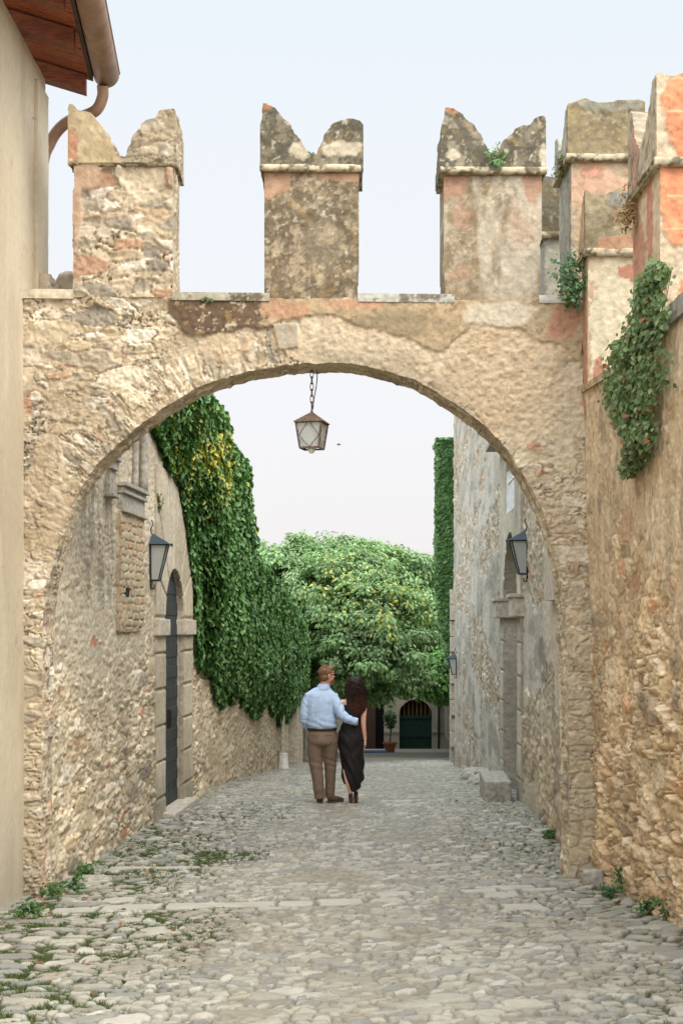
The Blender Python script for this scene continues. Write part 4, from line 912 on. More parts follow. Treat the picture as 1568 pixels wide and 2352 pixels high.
# ---- ivy draped over the left wall
def ivy_bulge(d, z): return 0.12+0.42*fbm(d*.75, z*.9, 3, 971)+0.16*fbm(d*3, z*3, 2, 972)
def ivy_low(d, z, zbf): return 0.12+0.88*np.clip((z-zbf(d-.55))/.75, 0.0, 1)**.7
def ivy_left(name, d0, d1, ztf, zbf, n, seed, label, bul=1.0, topr=0.55, ysel=None):
    th = thing(name, label, 'ivy', (float(XL(d0)), d0, float(zbf(d0))))
    d = d0+(d1-d0)*rg.random(n)**1.15
    zt, zb = ztf(d), zbf(d)+0.30*(fbm(d*1.6, d*0, 3, seed)-.5)*2
    L = (zt-zb)+topr*2.2; s = rg.random(n)*L
    front = s < (zt-zb); z = np.where(front, zb+s, zt); off = ivy_bulge(d, z)*bul
    tp = np.clip((zt-z)/0.7, 0, 1); low = np.clip((z-zb)/0.6, 0.0, 1)**.7
    off = off*ivy_low(d, z, zbf)+.02
    # over the top: quarter round then back
    a = np.clip((s-(zt-zb))/(topr*2.2), 0, 1)*PI*0.9
    offt = ivy_bulge(d, zt)*bul
    x = np.where(front, off, offt*np.cos(a)-0.25*(1-np.cos(a))); zz = np.where(front, z, zt+(0.16+0.5*offt)*np.sin(a))
    sink = rg.random(n)**2*0.12
    nx = np.where(front, 1.0, np.cos(a)); nz = np.where(front, .35, np.sin(a)+.2)
    eps = .15; gx = (ivy_bulge(d+eps, z)-ivy_bulge(d-eps, z))*bul/(2*eps); gz = (ivy_bulge(d, z+eps)-ivy_bulge(d, z-eps))*bul/(2*eps)
    N = np.stack([nx, -gx*1.0, nz-gz*.8], 1)+rg.normal(0, .38, (n, 3))
    T = np.stack([.25+rg.normal(0, .25, n), rg.normal(0, .35, n), -1+rg.normal(0, .2, n)], 1)
    pts = np.stack([XL(d)+x-sink+0.03, d, zz], 1)
    cols = leaf_cols(n, IVY, .22, ysel(d, zz) if ysel else 0.006)
    size = (0.058+.045*rg.random(n))*(1+np.clip((d-22)/34, 0, .5))
    leaf_cloud('foliage', pts, N, T, size, cols, OUT_IVY, 'ivy_leaf', th)
    # dark green shell added behind the leaves so gaps stay dark
    ds = np.linspace(d0+.05, d1-.05, int((d1-d0)/.15)); V = []; m = 16
    zb2 = zbf(ds)+.30*(fbm(ds*1.6, ds*0, 3, seed)-.5)*2
    for j in range(m):
        t = j/(m-1)
        if j < 11: z = zb2+(ztf(ds)-zb2)*(j/10); o = ivy_bulge(ds, z)*bul*ivy_low(ds, z, zbf)-.10
        else:
            a = (j-10)/(m-11)*PI*.9; ot = ivy_bulge(ds, ztf(ds))*bul-.08; o = ot*math.cos(a)-.25*(1-math.cos(a)); z = ztf(ds)+(.10+.5*ot)*math.sin(a)
        V.append(np.stack([XL(ds)+np.maximum(o, .01), ds, z], 1))
    V = np.stack(V, 0); idx = np.arange(V.shape[0]*V.shape[1]).reshape(V.shape[:2])
    q = np.stack([idx[:-1, :-1], idx[1:, :-1], idx[1:, 1:], idx[:-1, 1:]], -1).reshape(-1, 4)
    np_mesh('dark_backing', V.reshape(-1, 3), q, np.tile(lin((48, 62, 36)), (V.shape[0]*V.shape[1], 1)), True, 'weed_leaf', th)
    return th
zb_up = lambda d: np.interp(d, [15.7, 16.4, 17.0, 17.5, 18.4, 19.0, 19.55, 19.9, 21.2, 23, 25.3], [2.75, 2.45, 2.25, 1.95, 1.72, 1.15, .55, -.62, -.85, -1.1, -1.25])
zt_up = lambda d: np.interp(d, [15.7, 18, 25.3], [2.85, 2.95, 2.75])
ysel = lambda d, z: np.clip(0.008+.45*np.exp(-((d-19.8)/1.9)**2-((z-2.35)/.5)**2), 0, .9)*(0.4+1.2*(fbm(d*3, z*3, 2, 55) > .5))
ivy_left('ivy', 15.7, 24.6, zt_up, zb_up, 50000, 981, 'tall glossy ivy spilling over the left wall above the portal, yellow near its top', .78, .45, ysel)
zb_lo = lambda d: np.interp(d, [24.6, 27, 29.5, 31.5, 33, 35, 42.5], [-1.2, -1.5, -1.75, -1.45, -2.0, -2.3, -2.35])
zt_lo = lambda d: np.interp(d, [24.6, 27, 30, 34, 42.5], [1.30, 1.22, 1.05, .72, -.10])
ivy_left('ivy', 24.2, 42.5, zt_lo, zb_lo, 62000, 991, 'lower run of dark clipped ivy on the left wall further down the lane', .70, .45)
# ---- hanging ivy column at the end of the grey house
th = thing('ivy', 'narrow clipped ivy column on the far corner of the grey house', 'ivy', (2.9, 38.6, -.5))
n = 22000; s = rg.random(n); zt, zb = 4.95, -.95
z = zb+(zt-zb)*s; wdt = np.interp(z, [zb, 0, 1, zt], [.12, .42, .62, .62]); a = rg.random(n)*1.0
x = 3.13-wdt*.72-0.10*fbm(z*1.6, a, 3, 3)+rg.random(n)*.08; y = 38.1+rg.random(n)*1.6
fr = rg.random(n) < .45; x = np.where(fr, 3.06-wdt*.8*rg.random(n), x); y = np.where(fr, 38.05+rg.random(n)*.08+.05*fbm(z*3, x*3, 2, 5), y)
tpm = rg.random(n) < .06; z = np.where(tpm, zt+rg.random(n)*.12, z); x = np.where(tpm, 3.04-wdt*.75*rg.random(n), x)
N = np.stack([np.where(fr, -.2, -1.), np.where(fr, -1., -.1), np.where(tpm, 1., .3)], 1)+rg.normal(0, .4, (n, 3))
leaf_cloud('foliage', np.stack([x, y, z], 1), N, np.stack([rg.normal(0, .3, n), rg.normal(0, .3, n), -np.ones(n)], 1), .085+.05*rg.random(n), leaf_cols(n, IVY, .25, .002), OUT_IVY, 'ivy_leaf', th)
bm = bmesh.new(); add_box(bm, (2.87, 38.9, 2.6), (.34, 1.5, 4.5), bev=.05); add_box(bm, (2.97, 38.9, -.2), (.2, 1.4, 1.4), bev=.05)
MAT_core = flat_mat('ivy_core', (44, 56, 34), .9, 0, 20); bm_obj('dark_backing', bm, 'ivy_core', th, world=True)  # dark boxes added as backing behind the column's leaves

# ================================================================== TREES
def tree(label, lobes, trunk, n, cols, size, seed, yellow=None, outline=OUT_OVAL, loc_z=None):
    r2 = np.random.default_rng(seed); tx, ty, tr = trunk; gz = float(G(ty))
    th = thing('tree', label, 'tree', (tx, ty, gz), group=None)
    area = np.array([(a*b+b*c+a*c) for (_, _, _, a, b, c) in lobes]); pr = area/area.sum()
    which = r2.choice(len(lobes), n, p=pr); L = np.array(lobes)[which]
    v = r2.normal(0, 1, (n, 3)); v /= np.linalg.norm(v, axis=1, keepdims=True)
    # clumps: leaves gather in small tufts on the lobes
    nt_ = max(60, n//(120 if n > 90000 else 55)); tl = r2.choice(len(lobes), nt_, p=pr); tv = r2.normal(0, 1, (nt_, 3)); tv /= np.linalg.norm(tv, axis=1, keepdims=True)
    LT = np.array(lobes)[tl]; rad = 0.78+.32*r2.random(nt_)+(r2.random(nt_) < .16)*.22; hol = fbm(LT[:, 0]*.9+tv[:, 0]*2.1+seed, LT[:, 2]*.9+tv[:, 2]*2.1+tv[:, 1], 3, seed) > .60; rad = np.where(hol, rad*.70, rad); tc = LT[:, :3]+tv*LT[:, 3:]*rad[:, None]
    ti = r2.integers(0, nt_, n); tsz = (0.22+.36*r2.random(nt_))
    off = r2.normal(0, 1, (n, 3)); off /= np.linalg.norm(off, axis=1, keepdims=True); rr = r2.random(n)**.5
    pts = tc[ti]+off*(tsz[ti]*rr)[:, None]*np.array([1, 1, .62])
    N = tv[ti]*.6+off*.5+np.array([0, -.1, .75])+r2.normal(0, .35, (n, 3))
    T = off*.8+np.array([0, 0, -.75])+r2.normal(0, .3, (n, 3))
    k = r2.random(n); c = pal(k, cols, [1]*len(cols))*(0.75+.5*r2.random(nt_))[ti][:, None]*(0.85+.3*r2.random(n))[:, None]
    if yellow is not None:
        yw = np.zeros(nt_)
        for (yx, yy, yz, yr, am) in yellow: yw = np.maximum(yw, am*np.exp(-(((tc[:, 0]-yx)/yr)**2+((tc[:, 2]-yz)/yr)**2)))
        m = r2.random(n) < yw[ti]*.45; c[m] = lin((170, 168, 78))*(0.7+.5*r2.random(m.sum()))[:, None]
    leaf_cloud('crown', pts, N, T, size*(0.75+.5*r2.random(n)), c, outline, 'tree_leaf', th)
    bm = bmesh.new(); cz = np.mean([l[2] for l in lobes])
    add_tube(bm, smooth_pts([(tx, ty, gz-.2), (tx+.06, ty, gz+.9), (tx-.05, ty+.05, gz+1.8), (tx+.02, ty, cz-.4)], 4), [tr*1.25]+[tr*.95]*3+[tr*.9]*4+[tr*.8]*4+[tr*.7], 10)
    bm_obj('trunk', bm, 'bark', th, smooth=True, world=True)
    bm = bmesh.new()
    for l in lobes[:24]:
        b0 = Vector((tx, ty, cz-.9-.4*r2.random())); e0 = Vector(l[:3]); mid = (b0+e0)/2+Vector((0, 0, -.25+.3*r2.random()))
        add_tube(bm, smooth_pts([b0, mid, e0], 4), [tr*.42]*3+[tr*.32]*3+[tr*.2]*3, 6)
        for q in range(3):
            e1 = e0+Vector(r2.normal(0, 1, 3)).normalized()*min(l[3:])*.9; add_tube(bm, [mid.lerp(e0, .5), e0.lerp(e1, .5)+Vector((0, 0, .1)), e1], [tr*.16, tr*.1, tr*.04], 5)
    bm_obj('branches', bm, 'bark', th, smooth=True, world=True)
    return th
def lobe(px, py, d, r, sq=.85, dep=1.0):
    p = P(px, py, d); k = r*d/F; return (p.x, p.y, p.z, k, k*dep, k*sq)
TG = [(118, 146, 96), (104, 134, 84), (130, 156, 106), (90, 118, 74), (142, 166, 118)]
tree('broad bright green tree with a spreading crown filling the end of the lane',
     [lobe(650, 1310, 46, 78), lobe(700, 1290, 47, 70), lobe(770, 1290, 47, 72), lobe(740, 1350, 44.5, 85), lobe(830, 1330, 45, 85), lobe(900, 1320, 46, 75), lobe(965, 1330, 47, 62), lobe(700, 1400, 45, 80),
      lobe(790, 1420, 44, 95), lobe(870, 1410, 43.5, 95), lobe(950, 1410, 45, 72), lobe(735, 1490, 45, 85), lobe(820, 1500, 43.5, 85), lobe(900, 1490, 43.5, 78), lobe(960, 1480, 45.5, 50), lobe(860, 1560, 45, 55), lobe(780, 1560, 45, 60),
      lobe(710, 1570, 46, 60), lobe(930, 1560, 45, 44), lobe(620, 1360, 47, 60), lobe(990, 1360, 48, 35), lobe(610, 1290, 48, 52), lobe(800, 1300, 49, 70), lobe(880, 1290, 49, 62)],
     (-0.72, 46.5, .24), 120000, TG, .125, 21, [(-.1, 0, 1.2, .9, .55), (1.3, 0, .7, .8, .6), (2.2, 0, .6, .7, .4), (0.5, 0, 1.8, 1.2, .2)])
tree('smaller lighter tree behind at the right, over the green gate',
     [lobe(985, 1520, 60, 45), lobe(1010, 1540, 61, 42), lobe(955, 1545, 59, 36), lobe(990, 1565, 59, 40), lobe(1030, 1510, 62, 42), lobe(1015, 1590, 60, 22), lobe(1060, 1530, 62, 45)],
     (5.3, 61, .16), 12000, [(120, 160, 88), (104, 146, 78), (136, 172, 100)], .17, 22)
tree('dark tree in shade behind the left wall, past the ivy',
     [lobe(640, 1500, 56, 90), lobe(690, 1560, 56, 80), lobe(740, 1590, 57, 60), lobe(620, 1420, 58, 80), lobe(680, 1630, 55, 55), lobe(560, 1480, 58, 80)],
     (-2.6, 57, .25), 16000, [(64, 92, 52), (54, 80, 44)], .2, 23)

tree('tree added to shade the little square behind the bright tree, mostly hidden by it',  # extra canopy added so the square and far house fall dark
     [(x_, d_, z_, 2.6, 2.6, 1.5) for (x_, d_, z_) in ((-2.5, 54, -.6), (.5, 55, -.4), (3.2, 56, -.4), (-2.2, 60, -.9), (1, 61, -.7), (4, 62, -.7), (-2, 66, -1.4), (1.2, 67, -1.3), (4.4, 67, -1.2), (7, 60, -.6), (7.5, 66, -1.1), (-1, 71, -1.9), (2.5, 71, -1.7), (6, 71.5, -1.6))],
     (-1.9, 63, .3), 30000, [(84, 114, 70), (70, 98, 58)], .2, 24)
bm = bmesh.new(); add_box(bm, (7.6, 58, -2.4), (4.5, 32, 6.6)); tag(bm_obj('sky_blocker', bm, 'grey_stone', None), 'plain block added to shut sky light out of the little square on the right, mostly hidden', 'house')  # added box, keeps side sky light off the square
# ================================================================== FAR HOUSE WITH GREEN GATE
fh = thing('far_house', 'ochre house in shade at the end of the lane with a green arched gate', 'house', (3, 75, -6.6))
DF = 75.0; SF = F/DF; fx = lambda px: (px-784)/SF; fz = lambda py: (1440-py)/SF
gxc = (fx(915)+fx(992))/2; gr_ = (fx(992)-fx(915))/2; gsp = fz(1645)
def in_far(u, v):
    a = (np.abs(u-gxc) < gr_) & ((v < gsp) | ((u-gxc)**2+(v-gsp)**2 < gr_**2))
    b = (u > fx(812)) & (u < fx(881)) & (v < fz(1592))
    return ~a & ~b & ~((np.abs(u-gxc-.2) < .45) & (np.abs(v-fz(1480)) < .7))
def far_style(u, v):
    h, c = plaster(u, v, 1001, (168, 162, 144), (150, 142, 124), .01, 1, .6)
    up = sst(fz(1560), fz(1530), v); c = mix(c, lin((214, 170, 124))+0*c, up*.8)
    b = (np.abs(v-fz(1682)) < .09); return h+.05*b, mix(c, lin((140, 130, 112))+0*c, b*.8)
masonry('wall', rng_lines(-9, 16, .09), rng_lines(-6.8, 1.3, .09), in_far, lambda u, v, w: (u, DF-w, v), far_style, .5, parent=fh, klay=3, back=False, rough_edge=0)
bm = bmesh.new()
for i in range(8): add_box(bm, (gxc-gr_+.11+i*(2*gr_/8), DF+.32, (gsp-6.75)/2+0), (2*gr_/8-.01, .06, gsp+6.75), bev=.01)
for z in (fz(1648), fz(1690), fz(1722)): add_box(bm, (gxc, DF+.26, z), (2*gr_, .08, .16), bev=.01)
add_box(bm, (gxc, DF+.36, (gsp-6.75)/2), (2*gr_, .03, gsp+6.75))
gt = bm_obj('gate', bm, 'door_green', fh, world=True)
bm = bmesh.new()
for i in range(9): add_box(bm, (gxc-gr_+.1+i*.22, DF+.34, gsp+.42), (.09, .05, .95))
bm_obj('fanlight_bars', bm, 'yellow_wood', gt, world=True)
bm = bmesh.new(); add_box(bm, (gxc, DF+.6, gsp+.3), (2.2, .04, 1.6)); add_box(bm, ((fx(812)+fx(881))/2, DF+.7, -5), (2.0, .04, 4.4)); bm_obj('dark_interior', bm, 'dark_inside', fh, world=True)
bm = bmesh.new(); add_box(bm, (fx(846), DF+.3, -5.1), (.75, .08, 3.4), bev=.01); bm_obj('door', bm, 'door_brown', fh, world=True)
bm = bmesh.new(); add_tube(bm, [(fx(1007), DF-.12, -6.7), (fx(1007), DF-.12, 1.2)], .06, 8); bm_obj('downpipe', bm, 'iron', fh, world=True)
bm = bmesh.new(); add_box(bm, (3.5, DF+3, 1.9), (26, 8, .3), rx=.25, bev=.05); bm_obj('roof', bm, 'roof_tile', fh, world=True)
bm = bmesh.new(); add_box(bm, (gxc+.2, DF+.3, fz(1480)), (.95, .06, 1.45)); w_ = bm_obj('window', bm, 'window_glass', fh, world=True)
bm = bmesh.new()
for a in (-.3, 0, .3): add_box(bm, (gxc+.2+a, DF+.24, fz(1480)), (.05, .05, 1.4))
bm_obj('window_frame', bm, 'white_paint', w_, world=True)
bm = bmesh.new(); add_box(bm, (fx(950), DF-1.5, -6.5), (9, 2.6, .18), bev=.03); tag(bm_obj('pavement', bm, 'grey_stone', None), kind='structure')
# side wall running down the left of the piazza
bm = bmesh.new(); add_box(bm, (-2.4, 62, -3.6), (.5, 25, 4.5)); tag(bm_obj('garden_wall', bm, 'grey_stone', None), 'shaded garden wall under the trees beyond the ivy', 'wall')
# pot with a small olive, and a blue mat
def PF(px, py, d=72.6): return P(px, py, d)
b0 = Vector((fx(895)*.968, 72.6, float(G(72.6))-.02))
pp = thing('potted_plant', 'small olive tree in a terracotta pot beside the green gate', 'potted plant', b0)
bm = bmesh.new(); add_tube(bm, [(0, 0, 0), (0, 0, .42), (0, 0, .42), (0, 0, .5)], [.22, .32, .38, .38], 14); bm_obj('pot', bm, 'terracotta', pp)
bm = bmesh.new(); add_tube(bm, [(0, 0, .45), (.05, 0, 1.0), (-.02, 0, 1.5)], [.04, .035, .03], 6); bm_obj('stem', bm, 'bark', pp)
n = 420; v = rg.normal(0, 1, (n, 3)); v /= np.linalg.norm(v, axis=1, keepdims=True)
pts = np.array(b0)+np.array([0, 0, 1.65])+v*np.array([.40, .40, .55])*rg.random((n, 1))**.7
leaf_cloud('foliage', pts, v+rg.normal(0, .4, (n, 3)), -v+np.array([0, 0, -.5]), .13+.05*rg.random(n), leaf_cols(n, [(86, 110, 80), (70, 94, 66)], .3), OUT_OVAL, 'ivy_leaf', pp)
bm = bmesh.new(); add_box(bm, (fx(850)*.96, 71.6, float(G(71.6))+.02), (1.7, 1.1, .03), bev=.01); tag(bm_obj('door_mat', bm, 'blue_plastic', None), 'flat blue mat on the ground by the dark doorway', 'mat')
# ================================================================== LANTERNS
def lantern(label, p, facing, scale=1.0, src=None):
    """wall lantern; local +x points off the wall"""
    if src is not None:
        r = src.copy(); C.objects.link(r); r.location = p; r.rotation_euler = (0, 0, facing); r.scale = (scale,)*3; r['label'] = label
        for ch in src.children:
            c = ch.copy(); C.objects.link(c); c.parent = r
        return r
    r = thing('wall_lantern', label, 'lantern', p, facing, 'lanterns on the walls of the lane'); r.scale = (scale,)*3
    W0, W1, D0, D1, H = .085, .125, .10, .205, .43                   # half widths bottom/top, depth bottom/top
    bm = bmesh.new(); add_frustum(bm, (0, 0, 0), (.012, D0-.008, -W0+.008, W0-.008), (.012, D1-.008, -W1+.008, W1-.008), H); bm_obj('glass', bm, 'frosted_glass', r)
    bm = bmesh.new()
    bot = [(.005, -W0), (D0, -W0), (D0, W0), (.005, W0)]; top = [(.005, -W1), (D1, -W1), (D1, W1), (.005, W1)]
    for (x, y), (x1, y1) in zip(bot, top): add_tube(bm, [(x, y, 0), (x1, y1, H)], .0085, 6)
    for rgx, z in ((bot, 0), (top, H)):
        for i in range(4): add_tube(bm, [(rgx[i][0], rgx[i][1], z), (rgx[(i+1) % 4][0], rgx[(i+1) % 4][1], z)], .009, 6)
    add_frustum(bm, (0, 0, -.012), (.005, D0, -W0, W0), (.005, D0, -W0, W0), .012)
    bm_obj('frame', bm, 'lamp_metal', r)
    bm = bmesh.new(); e = .035
    v = [bm.verts.new(q) for q in ((-.005, -W1-e, H+.005), (D1+e+.01, -W1-e, H+.005), (D1+e+.01, W1+e, H+.005), (-.005, W1+e, H+.005), (.01, 0, H+.145))]
    for a, b in ((0, 1), (1, 2), (2, 3), (3, 0)): bm.faces.new((v[a], v[b], v[4]))
    bm.faces.new(v[3::-1])
    for k in range(5): add_box(bm, (D1+e+.005, -W1-.01+k*(2*W1+.02)/4, H-.004), (.008, .045, .02))
    add_tube(bm, [(D1+e, 0, H+.01), (D1+e+.03, 0, H+.005)], .012, 6)
    bm_obj('roof', bm, 'lamp_metal_blue', r)
    bm = bmesh.new(); add_box(bm, (-.012, 0, .2), (.02, .03, .62)); add_tube(bm, smooth_pts([(0, 0, H+.13), (-.005, 0, H+.20), (.02, 0, H+.26), (.0, 0, H+.30)], 4), .007, 6)
    add_tube(bm, smooth_pts([(-.01, 0, -.02), (.0, 0, -.09), (.03, 0, -.10), (.035, 0, -.05)], 4), .007, 6); add_tube(bm, [(-.02, 0, .0), (.03, 0, -.0)], .01, 6)
    bm_obj('bracket', bm, 'iron', r)
    bm = bmesh.new(); bmesh.ops.create_uvsphere(bm, u_segments=10, v_segments=8, radius=.03); bmesh.ops.translate(bm, verts=bm.verts, vec=(.07, 0, .15)); bm_obj('bulb', bm, 'white_paint', r, smooth=True)
    return r
dlm = 16.78; lan0 = lantern('dark lantern with frosted panes on the left rubble wall, beside the portal', (float(XL(dlm))+.035, dlm, PZ(1333, dlm)), -.0); lan0.scale = (.94, .94, .97)
dr_ = 18.55; lantern('dark lantern with blue roof on the grey house, beside its tall portal', (float(XR(dr_))-.03, dr_, PZ(1318, dr_)), PI, 1.0, lan0)
df_ = 35.4; lantern('small distant lantern low on the far corner of the grey house', (float(XR(df_))-.10, df_, PZ(1549, df_)), PI, .92, lan0)

# hanging lantern under the crown of the arch
DH = 12.22; SH_ = F/DH
hl = thing('hanging_lantern', 'rusty four-sided lantern hanging on a chain from the crown of the arch', 'lantern', (PX(716, DH), DH, PZ(1030, DH)), math.radians(-14)); hl.scale = (.93, .93, 1.0)
hz = lambda py: (1030-py)/SH_
bm = bmesh.new(); add_frustum(bm, (0, 0, 0.01), (-.082, .082, -.082, .082), (-.112, .112, -.112, .112), .205); bm_obj('glass', bm, 'frosted_glass', hl)
bm = bmesh.new(); b_, t_ = .090, .122
for sx, sy in ((-1, -1), (1, -1), (1, 1), (-1, 1)): add_tube(bm, [(sx*b_, sy*b_, 0), (sx*t_, sy*t_, .225)], .011, 4)
for k, (z, w) in enumerate(((0, b_), (.218, t_))):
    for a, b in (((-w, -w), (w, -w)), ((w, -w), (w, w)), ((w, w), (-w, w)), ((-w, w), (-w, -w))): add_tube(bm, [(*a, z), (*b, z)], .010, 4)
fr_ = bm_obj('frame', bm, 'rust', hl)
bm = bmesh.new()
for k in range(4):                                                  # crossed wires on each pane
    M = Matrix.Rotation(k*PI/2, 4, 'Z')
    def q(x, z): return M @ Vector((x, -(b_+(t_-b_)*z/.22)-.002, z))
    for a, b in ((q(-.01, .215), q(-.095, .105)), (q(.01, .215), q(.095, .105)), (q(-.095, .105), q(0, .005)), (q(.095, .105), q(0, .005))): add_tube(bm, [a, b], .003, 5)
bm_obj('wire_lattice', bm, 'rust', fr_)
bm = bmesh.new(); w = .138
v = [bm.verts.new(q_) for q_ in ((-w, -w, .222), (w, -w, .222), (w, w, .222), (-w, w, .222), (0, 0, .318))]
for a, b in ((0, 1), (1, 2), (2, 3), (3, 0)): bm.faces.new((v[a], v[b], v[4]))
v2 = [bm.verts.new(q_) for q_ in ((-w, -w, .216), (w, -w, .216), (w, w, .216), (-w, w, .216))]; bm.faces.new(v2[::-1])
for a, b in ((0, 1), (1, 2), (2, 3), (3, 0)): bm.faces.new((v[a], v[b], v2[b], v2[a]))
add_tube(bm, [(0, 0, .31), (0, 0, .345)], [.014, .008], 6)
bm_obj('roof', bm, 'rust', hl)
bm = bmesh.new(); bmesh.ops.create_uvsphere(bm, u_segments=14, v_segments=10, radius=.032); bmesh.ops.translate(bm, verts=bm.verts, vec=(0, -.01, -.014)); bm_obj('bulb', bm, 'white_paint', hl, smooth=True)
bm = bmesh.new(); z0, z1 = .345, (PZ(838, DH)-PZ(1030, DH)); nl = 7; Lk = (z1-z0)/nl
for k in range(nl):
    zc = z0+(k+.5)*Lk; hh = Lk*.62; ww = .015; pts = []
    for i in range(14):
        a = 2*PI*i/14; x = ww*math.cos(a); z = math.copysign(min(abs(math.sin(a))*1.3, 1)*hh, math.sin(a)); pts.append((x, 0, zc+z) if k % 2 else (0, x, zc+z))
    add_tube(bm, pts+[pts[0]], .0042, 5, caps=False)
bm_obj('chain', bm, 'rust', hl)
bm = bmesh.new(); add_tube(bm, smooth_pts([(0.01, 0, .335), (.02, 0, .42), (.045, 0, .55), (.05, 0, .64), (.04, 0, .72), (.012, 0, z1-.03), (.0, 0, z1+.03)], 5), .0055, 6); bm_obj('cable', bm, 'stem', hl)
bm = bmesh.new(); add_tube(bm, [(0, 0, z1-.01), (0, 0, z1+.05)], .009, 5); bm_obj('ceiling_hook', bm, 'iron', hl)
bm = bmesh.new(); add_tube(bm, [(-.055, 0, z1-.02), (-.055, 0, z1+.04)], .006, 5); bm_obj('iron_pin', bm, 'iron', hl)

# ================================================================== PLANTS ON THE STONE
def plant(name, label, cat, c, r, n, cols, size, seed, outline=OUT_IVY, hang=0.0, group=None, yellow=0, stems=6, front=(0, -1, 0)):
    """small self-sown plant: short stems and leaves around c"""
    r2 = np.random.default_rng(seed); c = np.array(c, float)
    th = thing(name, label, cat, tuple(c), 0, group)
    v = r2.normal(0, 1, (n, 3)); v /= np.linalg.norm(v, axis=1, keepdims=True); q = r2.random(n)[:, None]**.4
    nc = max(4, n//14); cc = r2.normal(0, .45, (nc, 3)); k = r2.integers(0, nc, n)
    pts = (cc[k]*.8+v*q*.42)*np.array(r)+np.array([0, 0, r[2]*.3-hang])
    N = v*.5+np.array(front)*.8+np.array([0, 0, .5])+r2.normal(0, .3, (n, 3))
    leaf_cloud('foliage', pts+c, N, np.stack([r2.normal(0, .5, n), r2.normal(0, .5, n), -.7+r2.normal(0, .5, n)], 1), size*(.6+.8*r2.random(n)), leaf_cols(n, cols, .3, yellow, (150, 90, 50)), outline, 'weed_leaf', th)
    bm = bmesh.new()
    for i in range(stems):
        e = cc[i % nc]*np.array(r)*.8+np.array([0, 0, r[2]*.3-hang]); add_tube(bm, [(0, 0, 0), tuple(e*.5+r2.normal(0, .01, 3)), tuple(e)], .0035, 4)
    bm_obj('stems', bm, 'stem', th)
    return th
PG = [(92, 122, 78), (76, 104, 66), (110, 136, 88)]
plant('wall_plant', 'small leafy plant rooted in the notch of the mottled right merlon', 'plant', (ax(1142), DA-.09, az(372)), (.085, .07, .10), 170, PG, .020, 1, hang=.02, yellow=.03)
plant('wall_plant', 'tiny sprig in the notch of the dark middle merlon', 'plant', (ax(716), DA-.03, az(358)), (.045, .05, .03), 60, PG, .014, 2)
plant('wall_plant', 'bushy blue-green plant at the right end of the arch coping', 'plant', (ax(1308), DA-.13, az(672)), (.14, .13, .27), 700, [(84, 112, 80), (70, 98, 66), (100, 124, 84)], .024, 3, hang=.02, yellow=.01, stems=12)
plant('wall_plant', 'thin green tuft under the left coping slab above the arch', 'plant', (ax(470), DA-.07, az(694)), (.10, .03, .02), 60, PG, .014, 4)
plant('wall_plant', 'dry reddish tuft on the street side of the tall merlon', 'plant', (1.95, 12.75, 4.1), (.07, .2, .14), 200, [(110, 116, 70), (92, 106, 66)], .022, 5, yellow=.15, front=(-1, 0, 0))
plant('wall_plant', 'withered brown tuft on the moulding of the nearest merlon', 'plant', (2.13, 10.62, 3.05), (.08, .16, .17), 260, [(150, 120, 70), (130, 118, 76), (160, 110, 70)], .022, 6, yellow=.3, front=(-1, -.4, 0))
plant('wall_plant', 'spray of weeds beside the stone capital on the left wall', 'plant', (float(XL(17.1))+.06, 17.1, PZ(1160, 17.1)), (.05, .12, .16), 160, [(120, 122, 76), (100, 110, 66)], .022, 7, yellow=.1, front=(1, -.4, 0))
plant('wall_plant', 'dry brown growth hanging under the arch by the gothic ribs', 'plant', (float(XL(15.2))+.12, 15.3, 2.28), (.08, .3, .16), 420, [(140, 100, 66), (126, 110, 70), (110, 112, 66)], .022, 8, yellow=.3, front=(1, -.6, 0))
# trailing plant over the ledge of the near wall
tp = thing('trailing_plant', 'long green trailing plant hanging over the ledge of the right wall', 'plant', (2.15, 10.4, 2.1))
n = 6500; s = rg.random(n); k = rg.random(n)
cl = np.array([(1545, 615, 9.95), (1525, 680, 10.0), (1505, 760, 10.1), (1485, 830, 10.25), (1470, 900, 10.35), (1485, 960, 10.2), (1490, 1020, 10.1), (1480, 1080, 10.15)]); wd = np.array([16, 32, 44, 66, 66, 46, 28, 9])
ti = s*7; px = np.interp(ti, range(8), cl[:, 0]); py = np.interp(ti, range(8), cl[:, 1]); ww = np.interp(ti, range(8), wd)
tt = (rg.random(n)+rg.random(n)-1)*(.75+.5*fbm(s*9, s*0, 3, 79)); cmp_ = fbm(tt*2+5, py*.02, 3, 77)
gapk = fbm(tt*3.2+9, py*.035, 3, 78) > .40; px = px+tt*ww*1.25+7*np.sin(py*.045)+rg.normal(0, 5, n); py = py+rg.normal(0, 9, n); dpt = XN*F/(np.maximum(px-784, 60)); out_ = .03+.11*rg.random(n)*(1-np.abs(tt))+.10*cmp_
XX = XN-out_; YY = XN*F/(px-784)*1.0; ZZ = (1440-py)/F*YY
XX, YY, ZZ, out_ = XX[gapk], YY[gapk], ZZ[gapk], out_[gapk]; n = len(XX)
N = np.stack([-np.ones(n), -.5*np.ones(n), .45*np.ones(n)], 1)+rg.normal(0, .5, (n, 3))
leaf_cloud('foliage', np.stack([XX, YY-out_*.5, ZZ], 1), N, np.stack([rg.normal(0, .4, n), rg.normal(0, .4, n), -np.ones(n)], 1), .026+.022*rg.random(n), leaf_cols(n, [(100, 120, 78), (84, 104, 64), (118, 136, 94), (96, 106, 72)], .3, .03, (150, 92, 60)), OUT_IVY, 'weed_leaf', tp)
bm = bmesh.new()
